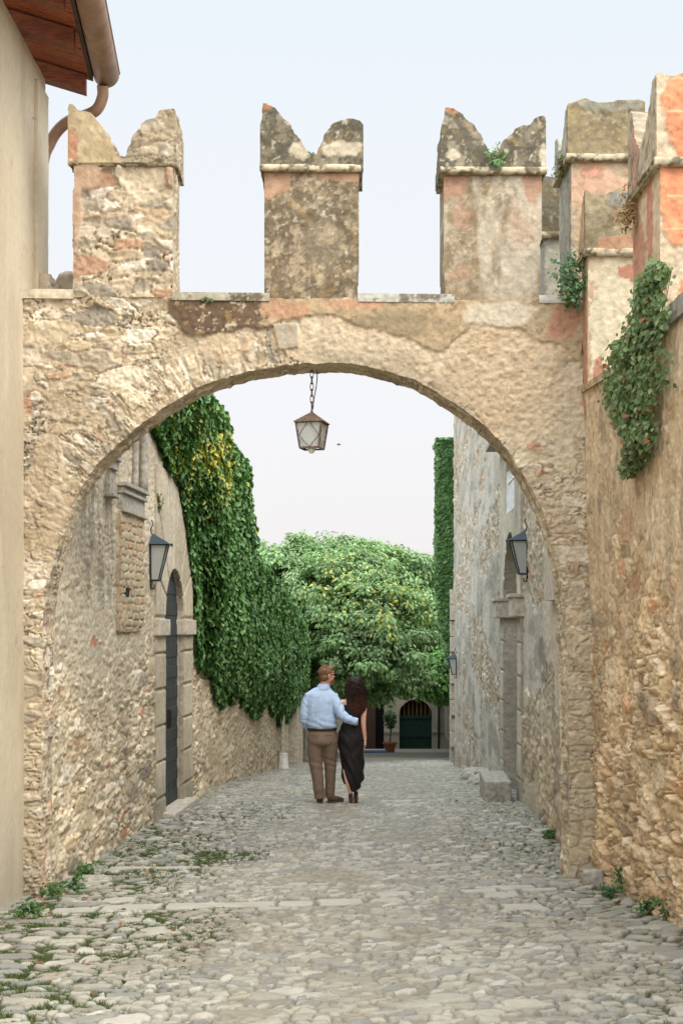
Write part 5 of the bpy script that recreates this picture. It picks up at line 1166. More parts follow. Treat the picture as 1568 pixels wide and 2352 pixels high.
for i in range(34):
    o = rg.normal(0, 1, 2); pts_ = []
    for j in range(8):
        X_ = cl[j, 0]+np.clip(o[0], -1, 1)*wd[j]*.35+rg.normal(0, 4); Y_ = XN*F/(X_-784); pts_.append((XN-.03-.02*rg.random(), Y_, (1440-cl[j, 1])/F*Y_))
    add_tube(bm, smooth_pts(pts_[rg.integers(0, 3):rg.integers(5, 9)], 2), .003, 4)
bm_obj('stems', bm, 'stem', tp, world=True)

# ---- weeds at the foot of the walls, one thing each
wl = [(165, 2005, 12.35, 'left', .13), (120, 2040, 11.95, 'left', .10), (205, 1968, 13.1, 'left', .10), (1325, 1985, 12.3, 'right', .09), (1400, 2060, 10.8, 'right', .08), (1545, 2130, 9.45, 'right', .13), (1500, 2105, 9.8, 'right', .11), (1440, 2020, 10.9, 'right', .08), (60, 2120, 10.8, 'left', .10), (1262, 1905, 14.8, 'right', .08), (1140, 1760, 24.5, 'right', .10)]
wlab = ['broad-leaved green weed at the foot of the left wall just beyond the house corner', 'low weed in the angle between the cream house and the arch pier', 'small weed further along the foot of the left rubble wall', 'weed by the round stone at the right arch pier', 'small weed in the rubble wall foot just right of the pier',
        'largest green weed at the foot of the right wall, at the photo edge', 'second weed from the photo edge along the right wall foot', 'sprig growing out of the lower right rubble wall', 'straggly weed against the base of the cream house', 'weed at the foot of the grey house wall before the portal', 'little weed by the boulders beyond the stone bench']
for i, ((px, py, d, sd_, r), lb) in enumerate(zip(wl, wlab)):
    x = PX(px, d); x = max(x, (float(XL(d))+.1 if d > 12 else XH+.08)); z = float(GZ(x, d))+.02
    if i == 7: z = PZ(py, d); x = XN-.05
    if i == 10: x = float(XR(24.5))-.25; z = float(G(24.5))+.05
    plant('weed', lb, 'weed', (x, d, z), (r*1.2, r*1.2, r), 170, [(80, 108, 66), (64, 92, 54), (94, 120, 74)], .026*(r/.1)**.6, 50+i, hang=-r*.2, front=(0, -.5, .3))
# ---- grass in the joints (stuff)
n = 260000; x = np.where(rg.random(n) < .7, -2.9+rg.random(n)*2.6, rg.uniform(-2.9, 2.45, n)); d = 5.6+rg.random(n)**1.3*20
w = np.clip(np.abs(x-.25)-1.0+(fbm(x*1.1, d*.7, 4, 931)-.5)*2.4, 0, 1.4)/1.4*np.where(x > 0, .6, 1.0)
patch = fbm(x*2.3, d*2.3, 3, 1101); e_ = cobble_style(x, d); gapm = e_[0] < .009
keep = gapm & (rg.random(n) < np.clip(w*1.5, 0, 1)*(1-.92*sst(15, 20, d))*sst(.36, .62, patch)*.8) & (x > XL(np.maximum(d, 12))+.02) & (x < np.where(d < 12, XN-.05, XR(d))-.02) & ((x > XH+.03) | (d > 12))
x, d = x[keep], d[keep]; m = len(x); rep = 5
x = np.repeat(x, rep)+rg.normal(0, .014, m*rep); d = np.repeat(d, rep)+rg.normal(0, .014, m*rep); z = GZ(x, d)+.004; L = .012+.026*rg.random(len(x))
dirn = np.stack([rg.normal(0, .45, len(x)), rg.normal(0, .45, len(x)), np.ones(len(x))], 1)
base = np.stack([x, d, z], 1); side_ = np.stack([rg.normal(0, 1, len(x)), rg.normal(0, 1, len(x)), np.zeros(len(x))], 1); side_ /= np.linalg.norm(side_, axis=1, keepdims=True)
wv = (.0035+.003*rg.random(len(x)))[:, None]
V = np.stack([base-side_*wv, base+side_*wv, base+dirn*L[:, None]], 1).reshape(-1, 3); ti_ = np.arange(len(x)*3).reshape(-1, 3)
tag(np_mesh('grass', V, None, np.repeat(leaf_cols(len(x), [(88, 102, 62), (76, 92, 56), (108, 118, 76)], .3), 3, 0), False, 'weed_leaf', tris=ti_), 'short grass and moss growing in the joints of the cobbles', 'grass', kind='stuff')
# ---- dry leaves (stuff)
n = 520; x = np.concatenate([-2.55+rg.random(n//2)**1.6*1.7, 2.1-rg.random(n//2)**1.8*1.0]); d = 6+rg.random(n)*13
ok = (x > np.where(d > 12, XL(d), XH)+.05) & (x < np.where(d < 12.4, XN, XR(d))-.04) & (rg.random(n) < np.where(x < 0, .9, .5)); x, d = x[ok], d[ok]; n = len(x)
leaf_cloud('fallen_leaves', np.stack([x, d, GZ(x, d)+.035], 1), np.stack([rg.normal(0, .4, n), rg.normal(0, .4, n), np.ones(n)], 1), rg.normal(0, 1, (n, 3)), .03+.035*rg.random(n), leaf_cols(n, [(150, 112, 84), (132, 96, 70), (166, 134, 108), (120, 96, 74)], .2), OUT_OVAL, 'weed_leaf')
tag(bpy.data.objects['fallen_leaves'], 'dry brown leaves scattered near the wall feet', 'leaves', kind='stuff')

# ---- boulders, bench, kerb stones
def rock(name, label, cat, c, s, seed, mat='stone_trim', group=None, rz=0):
    bm = bmesh.new(); bmesh.ops.create_icosphere(bm, subdivisions=4, radius=1.0)
    co = np.array([v.co[:] for v in bm.verts]); n1 = fbm(co[:, 0]*1.5+seed, co[:, 1]*1.5+co[:, 2]*1.1, 4, seed); n2 = fbm(co[:, 2]*1.6+seed, co[:, 0]*1.3-co[:, 1], 4, seed+3)
    for v, a, b in zip(bm.verts, n1, n2):
        q = Vector([math.copysign(abs(t)**.7, t) for t in v.co]); v.co = q*(.72+.35*a+.3*b)
        v.co = Vector((v.co.x*s[0], v.co.y*s[1], v.co.z*s[2]))
    o = bm_obj(name, bm, mat, None, loc=c, smooth=True); o.rotation_euler = (0, 0, rz); return tag(o, label, cat, group)
yb = 19.9; xb = float(XR(yb))-.34; zb_ = float(GZ(xb, yb))
bm = bmesh.new(); add_box(bm, (0, 0, .17), (.36, 1.5, .36), bev=.03); o = bm_obj('stone_step', bm, 'grey_stone', None, loc=(xb, yb, zb_-.02)); o.rotation_euler = (0, 0, -.05)
tag(o, 'low rectangular stone block on the street before the right portal', 'stone step')
for i, (px, d, s, lb) in enumerate([(1130, 23.6, (.30, .5, .2), 'rough boulder against the grey house just beyond the stone step'), (1108, 25.4, (.34, .5, .26), 'larger pale boulder beyond the stone step'), (1098, 26.6, (.22, .5, .16), 'flat outcrop furthest of the boulders by the grey house')]):
    x = float(XR(d))-.22; rock('boulder', lb, 'boulder', (x, d, float(GZ(x, d))+.0), tuple(q*.85 for q in s), 30+i, 'grey_stone')
rock('boulder', 'round fist-sized grey stone lying at the foot of the right arch pier', 'stone', (PX(1362, 11.55), 11.55, float(GZ(2.05, 11.55))+.06), (.085, .08, .085), 41, 'grey_stone')
rock('boulder', 'smooth oval pebble lying on the cobbles at the bottom of the picture', 'stone', (PX(474, 6.42), 6.42, float(GZ(-.6, 6.42))+.03), (.065, .06, .03), 42)
0 and rock('boulder', 'pointed stone leaning on the foot of the grey house wall', 'stone', (float(XR(15.6))-.12, 15.6, float(GZ(2.2, 15.6))+.08), (.08, .25, .10), 43)
rock('boulder', 'flat square slab at the foot of the left rubble wall', 'stone', (PX(218, 12.9), 12.9, float(GZ(-2.2, 12.9))+.0), (.16, .12, .05), 44, 'grey_stone')
rock('boulder', 'rock peeping over the coping between the house and the first merlon', 'stone', (-2.50, 13.2, PZ(664, 13.2)), (.13, .2, .14), 45)
bm = bmesh.new(); add_box(bm, (0, 0, 0), (.10, .05, .004)); o = bm_obj('litter', bm, 'blue_plastic', None, loc=(PX(435, 11.9), 11.9, float(GZ(-1.3, 11.9))+.03)); tag(o, 'small scrap of turquoise litter on the cobbles at left', 'litter')

# far bird
bd = thing('bird', 'tiny bird in flight in the pale sky right of the hanging lantern', 'bird', P(778, 1022, 60))
bm = bmesh.new(); add_tube(bm, smooth_pts([(-.11, 0, 0), (-.05, 0, .01), (.03, 0, .01), (.10, 0, .0)], 4), [.004]+[.014]*4+[.022]*4+[.014]*3+[.004], 8); bm_obj('body', bm, 'iron', bd, smooth=True)
for s_ in (-1, 1):
    bm = bmesh.new(); v = [bm.verts.new(q_) for q_ in ((-.03, 0, .01), (.05, 0, .01), (.01, s_*.16, .05), (-.04, s_*.14, .045))]; bm.faces.new(v); r_ = bmesh.ops.solidify(bm, geom=bm.faces[:], thickness=.004); bm_obj('wing', bm, 'iron', bd)
# ================================================================== THE COUPLE
def ring_loft(bm, rings, n=20):
    """closed loft through horizontal elliptical rings (cx,cy,cz,rx,ry)"""
    R_ = []
    for (cx, cy, cz, rx, ry) in rings: R_.append([bm.verts.new((cx+rx*math.cos(2*PI*k/n), cy+ry*math.sin(2*PI*k/n), cz)) for k in range(n)])
    for a, b in zip(R_, R_[1:]):
        for k in range(n): bm.faces.new((a[k], a[(k+1) % n], b[(k+1) % n], b[k]))
    bm.faces.new(R_[0][::-1]); bm.faces.new(R_[-1])
def limb(bm, pts, rads, n=14, k=5):
    sp = smooth_pts(pts, k); t = np.linspace(0, len(pts)-1, len(sp)); add_tube(bm, sp, [float(q) for q in np.interp(t, range(len(pts)), rads)], n)
def dense(rings, k=4):
    A = np.array(rings); t = np.linspace(0, len(A)-1, (len(A)-1)*k+1); i = np.arange(len(A))
    o = np.stack([np.interp(t, i, A[:, j]) for j in range(5)], 1)
    for _ in range(2): o[1:-1] = (o[:-2]+2*o[1:-1]+o[2:])/4
    return [tuple(r) for r in o]
def fuse(name, bm, vox, mat, parent, folds=None, sm=4, cut=None, cols=None):
    """overlapping volumes fused into one continuous skin, then smoothed"""
    bmesh.ops.recalc_face_normals(bm, faces=bm.faces)
    me = bpy.data.meshes.new('tmp'); bm.to_mesh(me); bm.free(); o = bpy.data.objects.new('tmp', me); C.objects.link(o)
    m = o.modifiers.new('r', 'REMESH'); m.mode = 'VOXEL'; m.voxel_size = vox; m.use_smooth_shade = True
    s = o.modifiers.new('s', 'SMOOTH'); s.iterations = sm; s.factor = .5
    dg = bpy.context.evaluated_depsgraph_get(); me2 = bpy.data.meshes.new_from_object(o.evaluated_get(dg)); me2.name = name
    bpy.data.objects.remove(o); bpy.data.meshes.remove(me)
    nv = len(me2.vertices); co = np.empty(nv*3, np.float32); me2.vertices.foreach_get('co', co); co = co.reshape(-1, 3)
    nr = np.empty(nv*3, np.float32); me2.vertices.foreach_get('normal', nr); nr = nr.reshape(-1, 3)
    if folds is not None: co2 = co+nr*folds(co)[:, None]; me2.vertices.foreach_set('co', co2.astype(np.float32).ravel())
    if cols is not None:
        ca = me2.color_attributes.new('Col', 'FLOAT_COLOR', 'POINT'); cc = np.ones((nv, 4), np.float32); cc[:, :3] = cols(co); ca.data.foreach_set('color', cc.ravel())
    me2.materials.clear(); me2.materials.append(MAT[mat])
    me2.polygons.foreach_set('use_smooth', np.ones(len(me2.polygons), bool)); me2.update()
    return link(bpy.data.objects.new(name, me2), parent)
def skin_mat(name, rgb):
    m = flat_mat(name, rgb, .5, 0, 30, .06, 0, .4); b = m.node_tree.nodes['Principled BSDF']; b.inputs['Subsurface Weight'].default_value = .15; b.inputs['Subsurface Radius'].default_value = (.02, .008, .004); return m
skin_mat('skin_man', (214, 150, 124)); skin_mat('skin_woman', (226, 178, 152))
flat_mat('linen_blue', (186, 204, 228), .85, 0, 160, rgb2=(168, 190, 220), bump=.15, spec=.2)
flat_mat('trousers_brown', (132, 112, 96), .85, 0, 120, rgb2=(116, 98, 84), bump=.1, spec=.2)
flat_mat('leather_brown', (74, 56, 46), .6, 0, 40); flat_mat('sole_rubber', (96, 80, 66), .8, 0, 30)
flat_mat('satin_black', (36, 30, 30), .62, 0, 60, rgb2=(26, 22, 23), spec=.3)
flat_mat('patent_black', (14, 14, 18), .15, 0, 10, spec=.7); flat_mat('heel_sole', (176, 120, 66), .6, 0, 30)
flat_mat('hair_ginger', (138, 104, 72), .7, 0, 60, rgb2=(100, 72, 48), bump=.8, stretch=(1, 1, .3)); flat_mat('hair_dark', (44, 28, 24), .7, 0, 40, rgb2=(26, 18, 16), bump=.7)
flat_mat('belt_leather', (66, 34, 30), .5, 0, 30)
leaf_mat('strand', .0, .6, .15)
XM, YM = PX(748, 19.0), 19.0; ZM = float(GZ(XM, YM))+.015
def hand(bm, w, dirv, palm_n, thumb_side, s=1.0, curl=.5):
    """palm with five unequal bent fingers; w wrist, dirv towards the fingertips, palm_n normal of the palm side"""
    d = Vector(dirv).normalized(); nrm = Vector(palm_n); nrm = (nrm-d*nrm.dot(d)).normalized(); sd_ = d.cross(nrm).normalized()*thumb_side; w = Vector(w)
    for k in range(5): add_tube(bm, [w+sd_*(k-2)*.012*s, w+d*.045*s+sd_*(k-2)*.016*s, w+d*.088*s+sd_*(k-2)*.0165*s], [.013*s, .0145*s, .011*s], 8)
    for k, (L, o) in enumerate(((.070, 1.5), (.078, .5), (.072, -.5), (.056, -1.5))):
        b = w+d*.082*s+sd_*o*.0205*s; a1 = curl*(.5+.12*k); d1 = (d*math.cos(a1)+nrm*math.sin(a1)); d2 = (d*math.cos(a1*2.1)+nrm*math.sin(a1*2.1)); d3 = (d*math.cos(a1*2.9)+nrm*math.sin(a1*2.9))
        p1 = b+d1*L*.45*s; p2 = p1+d2*L*.32*s; add_tube(bm, [b, p1, p2, p2+d3*L*.25*s], [.0092*s, .0088*s, .0078*s, .006*s], 8)
    b = w+d*.028*s+sd_*.028*s; p1 = b+(d*.7+sd_*.7+nrm*.2).normalized()*.036*s; p2 = p1+(d+sd_*.1+nrm*.4).normalized()*.030*s; add_tube(bm, [w+d*.012*s+sd_*.01*s, b, p1, p2], [.013*s, .0125*s, .0105*s, .0075*s], 8)
def head(bm, c, yaw, s=1.0, man=True):
    """skull, jaw, nose, lips, ears; local face looks along -Y before yaw; c = centre of the skull"""
    M = Matrix.Translation(c) @ Matrix.Rotation(yaw, 4, 'Z')
    def el(p, r, sub=3):
        q = bmesh.ops.create_icosphere(bm, subdivisions=sub, radius=1); bmesh.ops.transform(bm, matrix=M @ Matrix.Translation(Vector(p)*s) @ Matrix.Diagonal((r[0]*s, r[1]*s, r[2]*s, 1)), verts=q['verts'])
    el((0, .012, .025), (.076, .096, .090)); el((0, -.022, -.035), (.062, .070, .075)); el((0, -.055, -.085), (.036, .034, .030)); el((0, -.040, -.060), (.054, .046, .042))
    el((0, -.093, .000), (.010, .016, .020), 2); el((0, -.104, -.014), (.013, .013, .010), 2); el((-.024, -.082, .022), (.020, .012, .009), 2); el((.024, -.082, .022), (.020, .012, .009), 2)
    el((0, -.088, -.047), (.021, .010, .006), 2); el((0, -.087, -.058), (.018, .010, .006), 2); el((-.044, -.060, -.015), (.018, .020, .018), 2); el((.044, -.060, -.015), (.018, .020, .018), 2)
    for sx in (-1, 1): el((sx*.077, .012, -.002), (.008, .019, .032), 2); el((sx*.081, .018, .010), (.008, .012, .018), 2)
    return M
# ---------------- man
man = thing('person', 'man with short reddish hair in light blue shirt and brown trousers, arm around the woman', 'person', (XM, YM, ZM))
yaw_m = math.radians(180-62)        # faces away and turns his head to the right
yaw_m = math.radians(122)
HC = Vector((.018, .0, 1.712))
bm = bmesh.new()
Mh = head(bm, HC, yaw_m, 1.06)
ring_loft(bm, dense([(-.012, .01, 1.64, .060, .066), (-.03, .01, 1.56, .068, .070), (-.05, .01, 1.48, .10, .08), (-.07, .0, 1.42, .17, .10), (-.07, .0, 1.25, .16, .105), (-.065, 0, 1.05, .155, .105), (-.045, 0, .92, .16, .11), (-.045, 0, .86, .15, .10)]))
limb(bm, [(-.13, 0, .88), (-.125, -.01, .50), (-.075, .0, .10)], [.085, .055, .040]); limb(bm, [(.035, 0, .88), (.055, .06, .50), (.050, .12, .10)], [.085, .055, .040])
limb(bm, [(-.24, 0, 1.42), (-.30, -.03, 1.15), (-.235, .10, .99)], [.05, .042, .03]); limb(bm, [(.10, 0, 1.42), (.215, -.11, 1.20), (.40, -.150, 1.105)], [.05, .042, .028])
add_tube(bm, [(-.075, .02, .11), (-.076, .0, .055), (-.079, .06, .045), (-.081, .12, .04)], [.036, .026, .026, .020], 8); add_tube(bm, [(.050, .12, .11), (.048, .10, .055), (.11, .10, .045), (.15, .11, .04)], [.036, .026, .026, .020], 8)
hand(bm, (.40, -.150, 1.105), (.28, .95, -.05), (-1, .2, 0), 1, .95, .35); hand(bm, (-.235, .10, .985), (.35, .3, -.85), (.8, -.3, 0), -1, 1.0, .3)
mb = fuse('body', bm, .0055, 'skin_man', man, sm=3)
def shirt_folds(co):
    x, y, z = co[:, 0], co[:, 1], co[:, 2]
    f = .006*(fbm(x*9+z*5, z*16-x*6, 4, 5)-.5)*2
    f += .005*np.sin((z*1.0+x*.35)*70+4*fbm(x*6, z*6, 3, 7))*sst(1.22, 1.05, z)*.8
    f += .006*np.sin((x*1.0-.25*z)*60+3*fbm(x*5, z*3, 3, 8))*sst(1.05, 1.3, z)*(1-sst(1.36, 1.44, z))*.6
    f += .0045*np.sin((x*.9-z*.7)*75+6*fbm(x*8, z*8, 2, 9))*(x > .14)*.8 + .002*np.sin(z*60+x*60+9*fbm(x*8, z*8, 2, 10))*(x < -.23)
    return f
bm = bmesh.new()
ring_loft(bm, dense([(-.05, 0, 1.008, .196, .136), (-.05, 0, 1.04, .206, .149), (-.055, -.005, 1.08, .205, .150), (-.062, -.005, 1.18, .200, .145), (-.068, -.005, 1.30, .214, .142), (-.07, 0, 1.40, .222, .134), (-.07, 0, 1.47, .205, .118), (-.06, .005, 1.52, .150, .100), (-.045, .01, 1.56, .098, .088)]))
limb(bm, [(-.205, 0, 1.445), (-.262, -.015, 1.32), (-.290, -.025, 1.16), (-.27, .03, 1.07), (-.235, .10, 1.005)], [.080, .070, .058, .052, .042], 16)
limb(bm, [(.080, 0, 1.445), (.140, -.05, 1.33), (.225, -.11, 1.19), (.31, -.145, 1.135), (.375, -.16, 1.115), (.42, -.165, 1.105)], [.080, .078, .068, .060, .052, .045], 16)
fuse('shirt', bm, .008, 'linen_blue', man, shirt_folds, 3)
bm = bmesh.new()
ring_loft(bm, [(-.04, .0, 1.525, .105, .098), (-.033, .0, 1.555, .092, .092), (-.026, .005, 1.605, .074, .078)], 24)
fuse('collar', bm, .006, 'linen_blue', man, None, 1)
bm = bmesh.new(); add_tube(bm, [(.365, -.155, 1.120), (.42, -.158, 1.105)], [.054, .052], 16); fuse('cuff', bm, .006, 'linen_blue', man, None, 1)
bm = bmesh.new(); ring_loft(bm, [(-.048, 0, .985, .197, .137), (-.048, 0, 1.017, .198, .138)], 32); bm_obj('belt', bm, 'belt_leather', man, smooth=True)
def tr_folds(co):
    x, y, z = co[:, 0], co[:, 1], co[:, 2]
    f = .006*(fbm(x*10, z*10, 3, 15)-.5)*2
    f += .0035*np.sin(z*62+x*26+9*fbm(x*7, z*6, 3, 16))*(np.exp(-((z-.55)/.13)**2)+.9*np.exp(-((z-.12)/.10)**2)) + .0025*np.sin((z-x*1.6)*60+3*fbm(x*7, z*7, 2, 17))*np.exp(-((z-.82)/.10)**2)
    return f
bm = bmesh.new()
ring_loft(bm, dense([(-.047, 0, .99, .186, .124), (-.046, 0, .93, .198, .140), (-.045, -.01, .86, .205, .152), (-.045, -.01, .81, .200, .145), (-.045, 0, .78, .185, .12)]))
limb(bm, [(-.135, -.01, .86), (-.140, -.005, .68), (-.128, -.01, .50), (-.100, -.015, .28), (-.078, .0, .075)], [.112, .103, .088, .078, .070], 18)
limb(bm, [(.050, -.01, .86), (.058, .02, .68), (.060, .05, .50), (.056, .08, .28), (.050, .11, .085)], [.112, .098, .080, .070, .062], 18)
fuse('trousers', bm, .009, 'trousers_brown', man, tr_folds, 3)
bm = bmesh.new(); add_box(bm, (.045, -.150, .925), (.13, .006, .006), rz=.28); add_box(bm, (-.045-.09, -.148, .925), (.12, .006, .006), rz=-.25); bm_obj('pocket_welts', bm, 'leather_brown', man)
for (p0, p1, lb) in (((-.078, -.035, 0), (-.083, .20, 0), 0), ((.028, .085, 0), (.235, .125, 0), 1)):
    a, b = Vector(p0), Vector(p1); bm = bmesh.new()
    add_tube(bm, [a+Vector((0, 0, .055)), a.lerp(b, .25)+Vector((0, 0, .06)), a.lerp(b, .6)+Vector((0, 0, .05)), b+Vector((0, 0, .035))], [.046, .048, .046, .030], 12)
    add_tube(bm, [a.lerp(b, .12)+Vector((0, 0, .06)), a.lerp(b, .14)+Vector((0, 0, .105))], [.045, .042], 12)
    sh = fuse('shoe', bm, .006, 'leather_brown', man, None, 2)
    bm = bmesh.new(); add_tube(bm, [a+(a-b).normalized()*.015+Vector((0, 0, .010)), a.lerp(b, .5)+Vector((0, 0, .010)), b+Vector((0, 0, .010))], [.042, .046, .032], 10)
    for v in bm.verts: v.co.z = .002+max(0, min(.022, (v.co.z+.03)*.35))
    bm_obj('sole', bm, 'sole_rubber', sh)
def hd(M, p, s=1.06): return M @ (Vector(p)*s)
# hair: cropped sides, longer top, as a shell plus many short strands
bm = bmesh.new()
def hel(p, r):
    q = bmesh.ops.create_icosphere(bm, subdivisions=3, radius=1); bmesh.ops.transform(bm, matrix=Mh @ Matrix.Translation(Vector(p)*1.06) @ Matrix.Diagonal((r[0]*1.06, r[1]*1.06, r[2]*1.06, 1)), verts=q['verts'])
hel((0, .026, .040), (.081, .094, .086)); hel((0, -.005, .085), (.066, .082, .045)); hel((0, .045, -.01), (.072, .066, .060)); hel((0, -.055, .105), (.050, .034, .028))
hairm = fuse('hair', bm, .006, 'hair_ginger', man, lambda co: .006*(fbm(co[:, 0]*40, co[:, 2]*40+co[:, 1]*30, 3, 3)-.5)*2, 1)
bm = bmesh.new(); r4 = np.random.default_rng(9)
for i in range(420):
    a_ = r4.uniform(0, 2*PI); el_ = r4.uniform(.05, 1.45); q_ = Vector((.080*math.cos(a_)*math.cos(el_), .028+.092*math.sin(a_)*math.cos(el_), .040+.088*math.sin(el_)))
    if q_.y < -.045 and q_.z < .08: continue
    t_ = Vector((0, .02+.3*r4.random(), -.5))+Vector(r4.normal(0, .25, 3)); nq = (q_-Vector((0, .026, .04))).normalized()
    if q_.z > .09: t_ = Vector((.1, -.6, .15))+Vector(r4.normal(0, .25, 3))
    add_tube(bm, [Mh @ (q_*1.06), Mh @ ((q_+nq*.006+t_.normalized()*.010)*1.06), Mh @ ((q_+nq*.004+t_.normalized()*.020)*1.06)], [.0026, .0022, .0008], 4)
bm_obj('strands', bm, 'hair_ginger', hairm)
bm = bmesh.new()
for p, r in (((0, -.070, -.085), (.044, .036, .036)), ((.045, -.045, -.060), (.018, .036, .036)), ((-.045, -.045, -.060), (.018, .036, .036)), ((0, -.085, -.105), (.026, .020, .026))):
    q = bmesh.ops.create_icosphere(bm, subdivisions=3, radius=1); bmesh.ops.transform(bm, matrix=Mh @ Matrix.Translation(Vector(p)*1.06) @ Matrix.Diagonal((r[0], r[1], r[2], 1)), verts=q['verts'])
fuse('beard', bm, .005, 'hair_ginger', man, lambda co: .003*(fbm(co[:, 0]*60, co[:, 2]*60, 2, 4)-.5)*2, 1)
bm = bmesh.new()
for sx in (-1, 1): add_tube(bm, [hd(Mh, (sx*.081, .015, .020)), hd(Mh, (sx*.076, -.085, .024))], .0042, 6)
for sx in (-1, 1):
    q = bmesh.ops.create_cube(bm, size=1); bmesh.ops.transform(bm, matrix=Mh @ Matrix.Translation(Vector((sx*.036, -.100, .018))*1.06) @ Matrix.Diagonal((.062, .012, .038, 1)), verts=q['verts'])
add_tube(bm, [hd(Mh, (-.01, -.105, .026)), hd(Mh, (.01, -.105, .026))], .004, 6)
bm_obj('sunglasses', bm, 'patent_black', man)

# ---------------- woman
wo = thing('person', 'woman with long curly brown hair in a strapless black dress and heels, beside the man', 'person', (XM+.35, YM+.02, ZM))
ox = -.35
def W(x, y, z): return (x+ox, y, z)
bm = bmesh.new(); WC = Vector(W(.372, .03, 1.575)); yaw_w = math.radians(-118)
Mw = head(bm, WC, yaw_w, .98)
ring_loft(bm, dense([W(.366, .035, 1.50)+(.048, .052), W(.362, .02, 1.44)+(.052, .052), W(.360, .01, 1.405)+(.09, .062), W(.358, .0, 1.365)+(.142, .075), W(.358, .0, 1.28)+(.122, .085), W(.35, 0, 1.16)+(.100, .078), W(.338, 0, 1.05)+(.115, .085), W(.330, 0, .93)+(.150, .105), W(.335, 0, .85)+(.150, .10)]))
limb(bm, [W(.26, 0, .88), W(.30, .0, .48), W(.326, -.02, .15)], [.085, .052, .030]); limb(bm, [W(.40, 0, .88), W(.40, .06, .50), W(.400, .10, .19)], [.085, .050, .028])
add_tube(bm, [W(.326, -.02, .16), W(.325, -.04, .13), W(.332, .02, .06), W(.335, .10, .03)], [.030, .030, .028, .022], 8); add_tube(bm, [W(.400, .10, .19), W(.400, .09, .15), W(.402, .15, .07), W(.404, .22, .03)], [.028, .028, .026, .02], 8)
limb(bm, [W(.475, 0, 1.375), W(.505, -.01, 1.27), W(.500, -.035, 1.09), W(.512, -.01, .95), W(.525, .0, .855)], [.046, .042, .034, .031, .022], 14)
limb(bm, [W(.24, 0, 1.375), W(.225, .09, 1.22), W(.20, .19, 1.13), W(.10, .20, 1.18)], [.044, .038, .032, .024], 12)
hand(bm, W(.525, .0, .86), (.05, .02, -1), (-1, .1, 0), -1, .90, .45); hand(bm, W(.10, .20, 1.18), (-1, 0, .2), (0, -1, 0), 1, .9, .3)
fuse('body', bm, .0050, 'skin_woman', wo, sm=3)
def dr_folds(co):
    x, y, z = co[:, 0], co[:, 1], co[:, 2]
    f = .004*(fbm(x*9, z*9, 3, 25)-.5)*2+.007*np.sin((z*1.0+x*.9)*55+3*fbm(x*5, z*5, 3, 26))*np.exp(-((z-1.0)/.10)**2)*.6
    f += .008*np.sin((z*.75-np.abs(x+.01)*1.0)*44+3*fbm(x*4, z*4, 3, 27))*np.exp(-((z-.78)/.13)**2)*.7
    f += .010*np.sin((x*1.6+z*.75)*38+2.5*fbm(x*4, z*3, 3, 28))*sst(.75, .5, z)
    return f
bm = bmesh.new()
dre = dense([W(.372, .01, .175)+(.060, .085), W(.375, .01, .24)+(.092, .105), W(.378, .0, .33)+(.128, .13), W(.372, 0, .45)+(.142, .14), W(.352, 0, .60)+(.158, .145), W(.335, 0, .76)+(.170, .150), W(.328, -.01, .88)+(.174, .150), W(.330, -.005, .98)+(.155, .130), W(.345, 0, 1.08)+(.125, .105), W(.352, 0, 1.17)+(.112, .094), W(.357, 0, 1.27)+(.130, .098), W(.358, 0, 1.325)+(.138, .094)], 5)
ring_loft(bm, dre, 28)
# slit: the hem opens at the left of the back
q = None
dress = fuse('dress', bm, .008, 'satin_black', wo, dr_folds, 2)
bm = bmesh.new(); limb(bm, [W(.255, -.03, .58), W(.262, -.05, .45), W(.285, -.055, .32), W(.318, -.03, .17)], [.026, .036, .034, .026], 12); lg = fuse('leg_in_slit', bm, .006, 'skin_woman', wo, None, 2)
bm = bmesh.new(); limb(bm, [W(.232, .0, .48), W(.235, .03, .36), W(.258, .05, .26)], [.02, .03, .015], 10); fuse('dress_tail', bm, .006, 'satin_black', dress, None, 1)
# pumps: upper, stiletto heel, tan sole
for (a, b, hh, tilt) in (((.333, -.075), (.338, .085), .115, 0), ((.402, .045), (.405, .20), .125, 0)):
    A = Vector(W(a[0], a[1], 0)); B = Vector(W(b[0], b[1], 0)); bm = bmesh.new()
    add_tube(bm, [A+Vector((0, 0, hh+.018)), A.lerp(B, .25)+Vector((0, 0, hh*.85)), A.lerp(B, .62)+Vector((0, 0, .045)), B+Vector((0, 0, .024)), B+Vector((0, .03, .018))], [.030, .033, .034, .030, .014], 12)
    add_tube(bm, [A+Vector((0, 0, hh+.01)), A+Vector((0, .004, hh+.032))], [.030, .022], 12)
    sh = fuse('shoe', bm, .0055, 'patent_black', wo, None, 2)
    bm = bmesh.new(); add_tube(bm, [A+Vector((0, -.004, hh)), A+Vector((0, -.004, hh*.6)), A+Vector((0, 0, .003))], [.018, .009, .005], 8); bm_obj('heel', bm, 'patent_black', sh)
    bm = bmesh.new(); add_tube(bm, [A+Vector((0, .0, hh-.012)), A.lerp(B, .35)+Vector((0, -.008, hh*.50)), A.lerp(B, .62)+Vector((0, -.004, .016)), B+Vector((0, 0, .006))], [.022, .021, .027, .022], 10); bm_obj('sole', bm, 'heel_sole', sh)
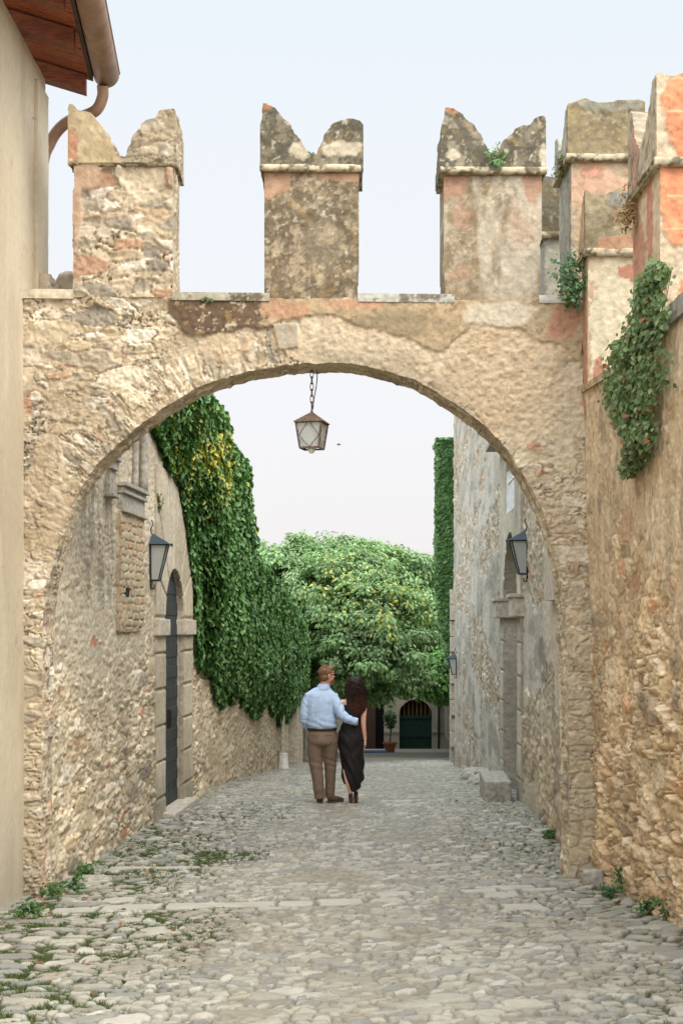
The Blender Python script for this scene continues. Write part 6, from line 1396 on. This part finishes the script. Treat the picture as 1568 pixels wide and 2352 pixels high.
# hair: a mass plus curly locks
bm = bmesh.new(); hr = dense([W(.430, -.06, 1.205)+(.035, .02), W(.425, -.068, 1.25)+(.088, .035), W(.415, -.068, 1.33)+(.110, .055), W(.405, -.05, 1.42)+(.116, .075), W(.398, -.02, 1.50)+(.116, .095), W(.390, .005, 1.57)+(.114, .104), W(.385, .02, 1.64)+(.098, .098), W(.380, .025, 1.685)+(.062, .065), W(.380, .025, 1.705)+(.02, .02)], 4)
ring_loft(bm, hr, 24)
def hair_cols(co): return np.ones((len(co), 3))*.05
hair = fuse('hair', bm, .007, 'hair_dark', wo, lambda co: .010*np.sin(co[:, 2]*95+9*fbm(co[:, 0]*25, co[:, 1]*25, 2, 6))*.5+.012*(fbm(co[:, 0]*34+co[:, 1]*20, co[:, 2]*16, 3, 8)-.5)*2, 1)
bm = bmesh.new(); r3 = np.random.default_rng(5)
for i in range(320):
    a = r3.uniform(PI*1.02, PI*2.05) if i % 3 else r3.uniform(0, 2*PI); z = r3.uniform(1.38, 1.68); H = np.array(hr); k = np.argmin(np.abs(H[:, 2]-z)); cx, cy, rx, ry = H[k, 0], H[k, 1], H[k, 3], H[k, 4]
    L = min(z-1.17-.06*r3.random(), .12+.26*r3.random()); ph = r3.uniform(0, 6); fr = r3.uniform(55, 85); am = r3.uniform(.007, .018); pts_ = []; ns = 14
    for j in range(ns):
        zz = z-L*j/(ns-1); kk = np.interp(zz, H[:, 2], np.arange(len(H))); gx = lambda c: np.interp(kk, np.arange(len(H)), H[:, c])
        R_ = 1.03+.10*r3.random()*.3+.10*(i % 5 == 0)*j/ns; pts_.append((gx(0)+gx(3)*R_*math.cos(a)+am*math.sin(ph+zz*fr), gx(1)+gx(4)*R_*math.sin(a)+am*math.cos(ph+zz*fr), zz))
    add_tube(bm, pts_, [.0045]*4+[.006]*6+[.0045]*3+[.002], 5)
me_t = bm_obj('curls', bm, 'strand', hair, smooth=True)
cz = np.array([v.co.z for v in me_t.data.vertices]); ca = me_t.data.color_attributes.new('Col', 'FLOAT_COLOR', 'POINT'); t = np.clip((1.45-cz)/.22, 0, 1)[:, None]
cc = np.ones((len(cz), 4), np.float32); cc[:, :3] = lin((44, 29, 25))*(1-t)+lin((92, 56, 40))*t; ca.data.foreach_set('color', cc.ravel())
